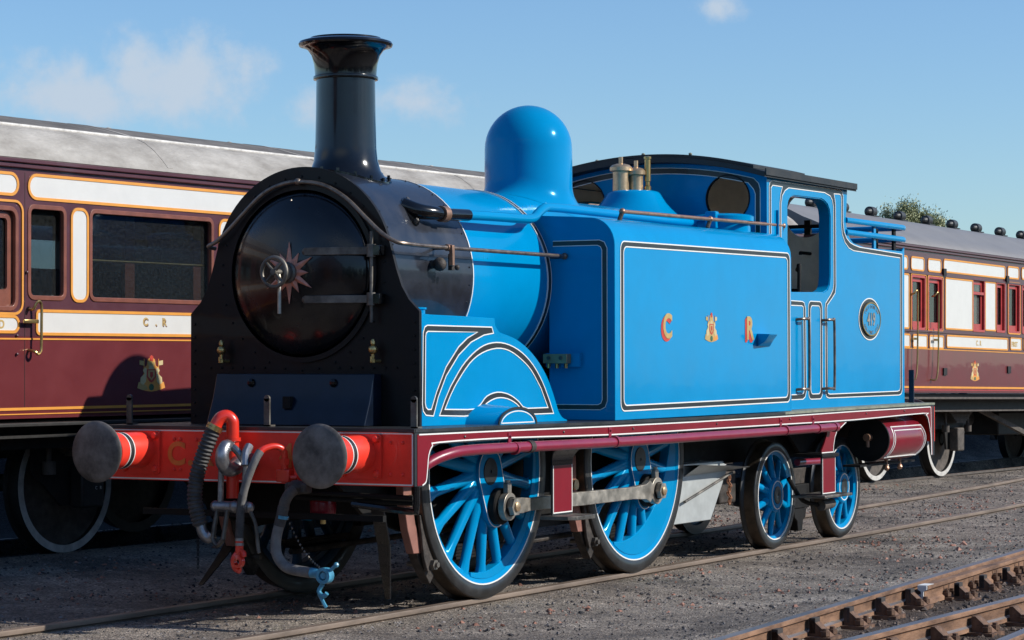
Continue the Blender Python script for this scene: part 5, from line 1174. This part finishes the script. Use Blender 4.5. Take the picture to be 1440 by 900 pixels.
moss = ramp(nnode(.7, 3, .5).outputs[0], [(.57, (0, 0, 0)), (.70, (1, 1, 1))]); ms2 = ramp(nnode(30, 4, .7).outputs[0], [(.48, (0, 0, 0)), (.62, (.6, .6, .6))])
mm = nt.nodes.new('ShaderNodeMath'); mm.operation = 'MULTIPLY'; nt.links.new(moss, mm.inputs[0]); nt.links.new(ms2, mm.inputs[1])
c = mixc(mm.outputs[0], c, (.13, .13, .035))
sx = nt.nodes.new('ShaderNodeSeparateXYZ'); nt.links.new(t.outputs['Object'], sx.inputs[0])
def M_(op, a_, b_):
    m_ = nt.nodes.new('ShaderNodeMath'); m_.operation = op; m_.use_clamp = op == 'MULTIPLY'
    for i_, q_ in enumerate((a_, b_)):
        if hasattr(q_, 'links'): nt.links.new(q_, m_.inputs[i_])
        else: m_.inputs[i_].default_value = q_
    return m_.outputs[0]
# brown dirt and rust dust in the bed of the front track, near-black ground under the coaches and on the bank
stain = ramp(nnode(.55, 6, .65).outputs[0], [(.36, (.45, .45, .46)), (.52, (1, 1, 1))])
c = mixc(1.0, c, stain, 'MULTIPLY')
front = M_('MULTIPLY', M_('SUBTRACT', M_('ADD', M_('MULTIPLY', sx.outputs[0], .066), -3.30), sx.outputs[1]), 14)
c = mixc(front, c, mixc(.8, (.11, .078, .056), grit, 'MULTIPLY'))
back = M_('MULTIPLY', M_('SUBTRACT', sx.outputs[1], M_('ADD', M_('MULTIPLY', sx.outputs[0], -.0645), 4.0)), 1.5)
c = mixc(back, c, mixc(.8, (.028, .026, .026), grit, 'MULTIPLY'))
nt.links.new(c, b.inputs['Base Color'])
bp = nt.nodes.new('ShaderNodeBump'); bp.inputs['Strength'].default_value = .9; bp.inputs['Distance'].default_value = .03; nt.links.new(vor.outputs['Distance'], bp.inputs['Height'])
bp2 = nt.nodes.new('ShaderNodeBump'); bp2.inputs['Strength'].default_value = .8; bp2.inputs['Distance'].default_value = .04; nt.links.new(n1.outputs[0], bp2.inputs['Height']); nt.links.new(bp.outputs[0], bp2.inputs['Normal'])
nt.links.new(bp2.outputs[0], b.inputs['Normal'])
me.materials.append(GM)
# ---- loose stones
def stones(name, n, area, smin, smax, material, seed, mask=None, **tags):
    rnd = random.Random(seed); m = MB(); k = 0
    while k < n:
        x = rnd.uniform(area[0], area[1]); y = rnd.uniform(area[2], area[3])
        if mask and not mask(x, y, rnd): continue
        k += 1
        s = smin+(smax-smin)*rnd.random()**3; z = grade(x, y)+ch_pit(x, y)+fpit(x, y)-.004
        a = rnd.uniform(0, 6.28); ca, sa = math.cos(a), math.sin(a); vs = []
        for (u, v, w_) in ((1, 0, .1), (0, 1, 0), (-1, .1, 0), (0, -1, .1), (.2, .1, .75), (-.3, -.2, .65), (0, 0, -.5)):
            u *= s*rnd.uniform(.7, 1.3); v *= s*rnd.uniform(.5, .95); w_ *= s*rnd.uniform(.7, 1.1); vs.append((x+u*ca-v*sa, y+u*sa+v*ca, z+w_))
        m.add(vs, [(0, 1, 4), (1, 2, 5), (1, 5, 4), (2, 3, 5), (3, 0, 4), (3, 4, 5), (0, 6, 1), (1, 6, 2), (2, 6, 3), (3, 6, 0)])
    me = bpy.data.meshes.new(name); me.from_pydata(m.v, [], m.f); me.materials.append(material)
    o = bpy.data.objects.new(name, me); COL.objects.link(o)
    for kk, vv in tags.items(): o[kk] = vv
    return o
GS4 = mat('ballast_brown', (.07, .048, .036), .85, var=.5, vscale=9, col2=(.20, .15, .12))
GS1 = mat('stone_grey', (.13, .11, .105), .8, var=.5, vscale=9, col2=(.28, .25, .23)); GS2 = mat('stone_brick', (.34, .14, .085), .8, var=.4, vscale=12, col2=(.42, .22, .16)); GS3 = mat('stone_dark', (.03, .028, .03), .7, var=.4, vscale=15)
ok = lambda x, y, r: y > near1(x)+.09 and abs(abs(y-loco_cl(x))-.75) > .05 and abs(y-coach_near(x)) > .06
stones('gravel', 26000, (-3, 26, -3.4, 5), .005, .020, GS1, 1, ok, kind='stuff', label='small grey stones strewn over the ash ground', category='gravel')
stones('dark_gravel', 14000, (-3, 24, -3.4, 5), .005, .022, GS3, 2, ok, kind='stuff', label='black cinders strewn over the ash ground', category='gravel')
okp = lambda x, y, r: ok(x, y, r) and (mn.noise(Vector((x*.45, y*.9, 3.3))) > .12 or r.random() < .07)
stones('brick_chips', 1800, (0, 20, -3.2, 3), .008, .03, GS2, 3, okp, kind='stuff', label='reddish brick chips lying in patches between the tracks', category='gravel')
stones('ballast', 9000, (-1, 11, -6, -2.5), .010, .034, GS4, 4, lambda x, y, r: y < near1(x)-.08, kind='stuff', label='loose brown ballast between the sleepers of the front track', category='ballast')
# larger single stones
for i, (x, y, s, mm, lb) in enumerate(((8.55, -1.95, .055, GS2, 'pale orange brick fragment near the right edge of the ash'), (13.3, .9, .07, GS3, 'black lump of coal between the two tracks at the right'), (11.6, 1.05, .07, GS2, 'flat red brick piece lying against the rail behind the bogie'), (7.95, -2.1, .05, GS2, 'brown stone beside the pale brick fragment'))):
    o = stones('stone', 1, (x, x+.001, y, y+.001), s, s+.001, mm, 20+i, None, label=lb, category='stone')
# ---- rails
HEAD = [(-.034, 0), (.034, 0), (.036, -.008), (.034, -.030), (.012, -.042), (.009, -.055), (.009, -.105), (.026, -.118), (.030, -.145), (-.030, -.145), (-.026, -.118), (-.009, -.105), (-.009, -.055), (-.012, -.042), (-.034, -.030), (-.036, -.008)]
def rail(name, pts, parent, mats, section=HEAD):
    m = MB(); n = len(section); vs = []
    for i, p in enumerate(pts):
        a = Vector(pts[max(0, i-1)]); b_ = Vector(pts[min(len(pts)-1, i+1)]); d = (b_-a).normalized(); s_ = Vector((-d.y, d.x, 0))
        for (u, v) in section: q_ = Vector(p)+s_*u+Vector((0, 0, v)); vs.append(tuple(q_))
    m.add(vs, [(i*n+k, i*n+(k+1) % n, (i+1)*n+(k+1) % n, (i+1)*n+k) for i in range(len(pts)-1) for k in range(n)]+[tuple(range(n)), tuple(range((len(pts)-1)*n, len(pts)*n))])
    o = m.build(name, mats, parent, sharp=25)
    if len(mats) > 1:
        for p in o.data.polygons: p.material_index = 1 if (p.normal.z > .7) else 0
    return o
tl = empty('railway_track', (0, 0, 0), kind='structure')
X = list(np.arange(-14, 40, .6))
for s in (-1, 1): rail('rail', [(x, loco_cl(x)+s*.7525, 0.0) for x in X], tl, [RAILTOP])
tcn = empty('railway_track', (0, 0, 0), kind='structure')
def crz(x): return .094*(1-sm(5, 18, x))
for s in (0, 1): rail('rail', [(x, coach_near(x)+s*1.505, crz(x)+.001) for x in X], tcn, [UNDG, RAILTOP])
tf_ = empty('railway_track', (0, 0, 0), kind='structure')
X2 = list(np.arange(-6, 30, .5))
L1 = [(x, near1(x), .0) for x in X2]
L2 = [(x, -3.955-.030*(x-.37), .0) for x in X2]
L3 = [(x, -4.765+.062*(x-.846), .0) for x in X2]
rail('rail', L1, tf_, [RUST, RAILSH]); rail('rail', L2, tf_, [RUST, RAILSH]); rail('rail', [p for p in L3 if p[0] < 9], tf_, [RUST, RAILSH])
ck = rail('check_rail', [(x, near1(x)-.115, -.012) for x in np.arange(4.13, 9.5, .4)], tf_, [RUST, RUST])
m = MB().prism([(u, v-.012) for u, v in HEAD], 0, .012, 'x'); m.xf(lambda x, y, z: (4.115-x*1.0, y+near1(4.13)-.115, z)); m.build('painted_rail_end', WBLK, tf_)
m = MB().box(4.12, 4.27, near1(4.2)-.151, near1(4.2)-.079, -.0115, -.009); m.build('painted_rail_top', WBLK, tf_)
def chair_mb(side=-1):
    m = MB(); m.box(-.12, .12, -.20, .20, -.172, -.142)
    for s in (-1, 1):
        for x_ in ((-.085, -.045), (.045, .085)) if s > 0 else ((-.05, .05),):
            m.hexa([(x, s*y, z) for x in x_ for (y, z) in ((.034, -.142), (.034, -.040), (.175, -.142), (.06, -.040))])
    return m.mesh('chair', CHAIR, 30)
CM = chair_mb(); BOLT = None
mb_ = MB(); mb_.cyl((0, 0, 0), (0, 0, .055), .018, 8); mb_.tube([(0, 0, .008), (0, 0, .038)], .034, 6); BM = mb_.mesh('chair_bolt', CHAIR, 30)
KM = MB().box(-.05, .05, -.02, .02, -.05, .05).mesh('rail_key', SLEEP, 30)
def place_chair(x, y, z, ang):
    o = bpy.data.objects.new('rail_chair', CM); COL.objects.link(o); o.parent = tf_; o.location = (x, y, z); o.rotation_euler = (0, 0, ang)
    for u, v in ((-.055, -.13), (.055, -.13), (.0, .14)):
        c_ = bpy.data.objects.new('chair_bolt', BM); COL.objects.link(c_); c_.parent = o; c_.location = (u*1.4, v*1.15, -.142)
    k_ = bpy.data.objects.new('rail_key', KM); COL.objects.link(k_); k_.parent = o; k_.location = (0, .055 if y < -3.6 else -.055, -.075)
for k, x in enumerate(np.arange(-1.2, 13, .74)):
    for L, tt in ((lambda x: near1(x), .066), (lambda x: -3.955-.030*(x-.37), -.03)):
        place_chair(float(x), L(x), 0, tt)
    if x > 4.2 and x < 9: 
        bk = MB().box(x-.06, x+.06, near1(x)-.09, near1(x)-.04, -.09, -.05).build('spacer_block', CHAIR, tf_, bevel=.008)
        place_chair(float(x)+.02, near1(x)-.16, -.012, .066)
for k, x in enumerate(np.arange(-1.2, 13, .74)):
    MB().box(float(x)-.125, float(x)+.125, -6.3, near1(x)+.10, -.30, -.1735).build('sleeper', SLEEP, tf_, bevel=.01)
# ---- tree beyond the coaches
tree = empty('tree', (89.2, 27.2, 0), label='pale green leafy tree top showing above the grey coach roof', category='tree')
tree.scale = (.95, .95, 1.45)
BARK = mat('bark', (.09, .07, .05), .9, var=.3); LEAF = mat('leaves', (.22, .25, .10), .6, var=.3, vscale=1.2, col2=(.40, .41, .21))
m = MB().tube([(0, 0, 0), (.1, .1, 2.0), (-.1, .1, 4.2)], lambda t: .28-.17*t, 8); 
rnd = random.Random(5); tips = []
for k in range(13):
    a = rnd.uniform(0, 6.28); z0 = rnd.uniform(1.8, 4.0); L = rnd.uniform(1.0, 2.0)
    p = [(0, 0, z0), (L*.5*math.cos(a), L*.5*math.sin(a), z0+.6), (L*math.cos(a), L*math.sin(a), z0+rnd.uniform(1.0, 1.7))]
    m.tube(p, lambda t: .07-.05*t, 6); tips.append(p[2])
m.build('trunk', BARK, tree)
m = MB(); cl = [(rnd.uniform(-1.7, 1.7), rnd.uniform(-1.7, 1.7), rnd.uniform(3.9, 5.65)) for _ in range(75)]+tips
cl = [c_ for c_ in cl if (c_[0]**2+c_[1]**2)/4.2+((c_[2]-4.0)/1.75)**2 < 1.05]
for c_ in cl:
    for k in range(900):
        r_ = rnd.gauss(0, .26); p = Vector((c_[0]+rnd.gauss(0, .17), c_[1]+rnd.gauss(0, .17), c_[2]+rnd.gauss(0, .17)))
        u = Vector((rnd.gauss(0, 1), rnd.gauss(0, 1), rnd.gauss(0, 1))).normalized(); v = u.orthogonal().normalized(); s_ = rnd.uniform(.028, .055)
        m.add([p-u*s_, p+v*s_*.6, p+u*s_, p-v*s_*.6], [(0, 1, 2, 3)])
me = bpy.data.meshes.new('crown'); me.from_pydata(m.v, [], m.f); me.materials.append(LEAF); o = bpy.data.objects.new('crown', me); COL.objects.link(o); o.parent = tree

# ---- wood and shed out of view, added for dark reflections in the gloss paint
WOOD = mat('reflection_woodland', (.03, .045, .018), .9, var=.6, vscale=.5, bump=.8, bscale=3)
rnd = random.Random(11); m = MB()
for k in range(150):
    t = rnd.uniform(0, 1); x, y = -70+t*190, -62+rnd.uniform(-5, 5)-12*math.sin(t*3); r = rnd.uniform(2.2, 4.2)
    m.ball((x, y, rnd.uniform(1.5, 8.5)), r, 10, (1, 1, rnd.uniform(.8, 1.3)))
for k in range(60):
    x, y = -75+rnd.uniform(-5, 5), -60+rnd.uniform(0, 130); m.ball((x, y, rnd.uniform(1.5, 8)), rnd.uniform(2.2, 4.2), 10)
o = m.build('reflection_woodland', WOOD); o['kind'] = 'stuff'; o['label'] = 'dark line of trees added out of view to be reflected in the engine'; o['category'] = 'reflection_woodland'
shed = empty('reflection_shed', (-48, 6, 0), label='brick shed with slate roof added out of view to be reflected in the engine', category='building')  # unseen shed, added as something dark for the smokebox door to reflect
BRK = mat('shed_brick', (.20, .09, .06), .85, var=.3, vscale=4, bump=.3); SLT = mat('shed_slate', (.06, .065, .075), .6, var=.3)
m = MB().prism([(-9, 0), (9, 0), (9, 6.5), (0, 10.5), (-9, 6.5)], -14, 10, 'x', [rrect(-6.5, -2, .05, 5, .3), rrect(2, 6.5, .05, 5, .3)]); m.build('wall', BRK, shed)
m = MB().prism([(-9.4, 6.4), (0, 10.6), (9.4, 6.4), (9.4, 6.7), (0, 10.95), (-9.4, 6.7)], -14.3, 10.3, 'x'); m.build('roof', SLT, shed)
for y in (-4.25, 4.25):
    for k in range(2): MB().box(9.7, 9.8, y-2.2+k*2.22, y-.02+k*2.22, .05, 4.95).build('door', UND, shed)
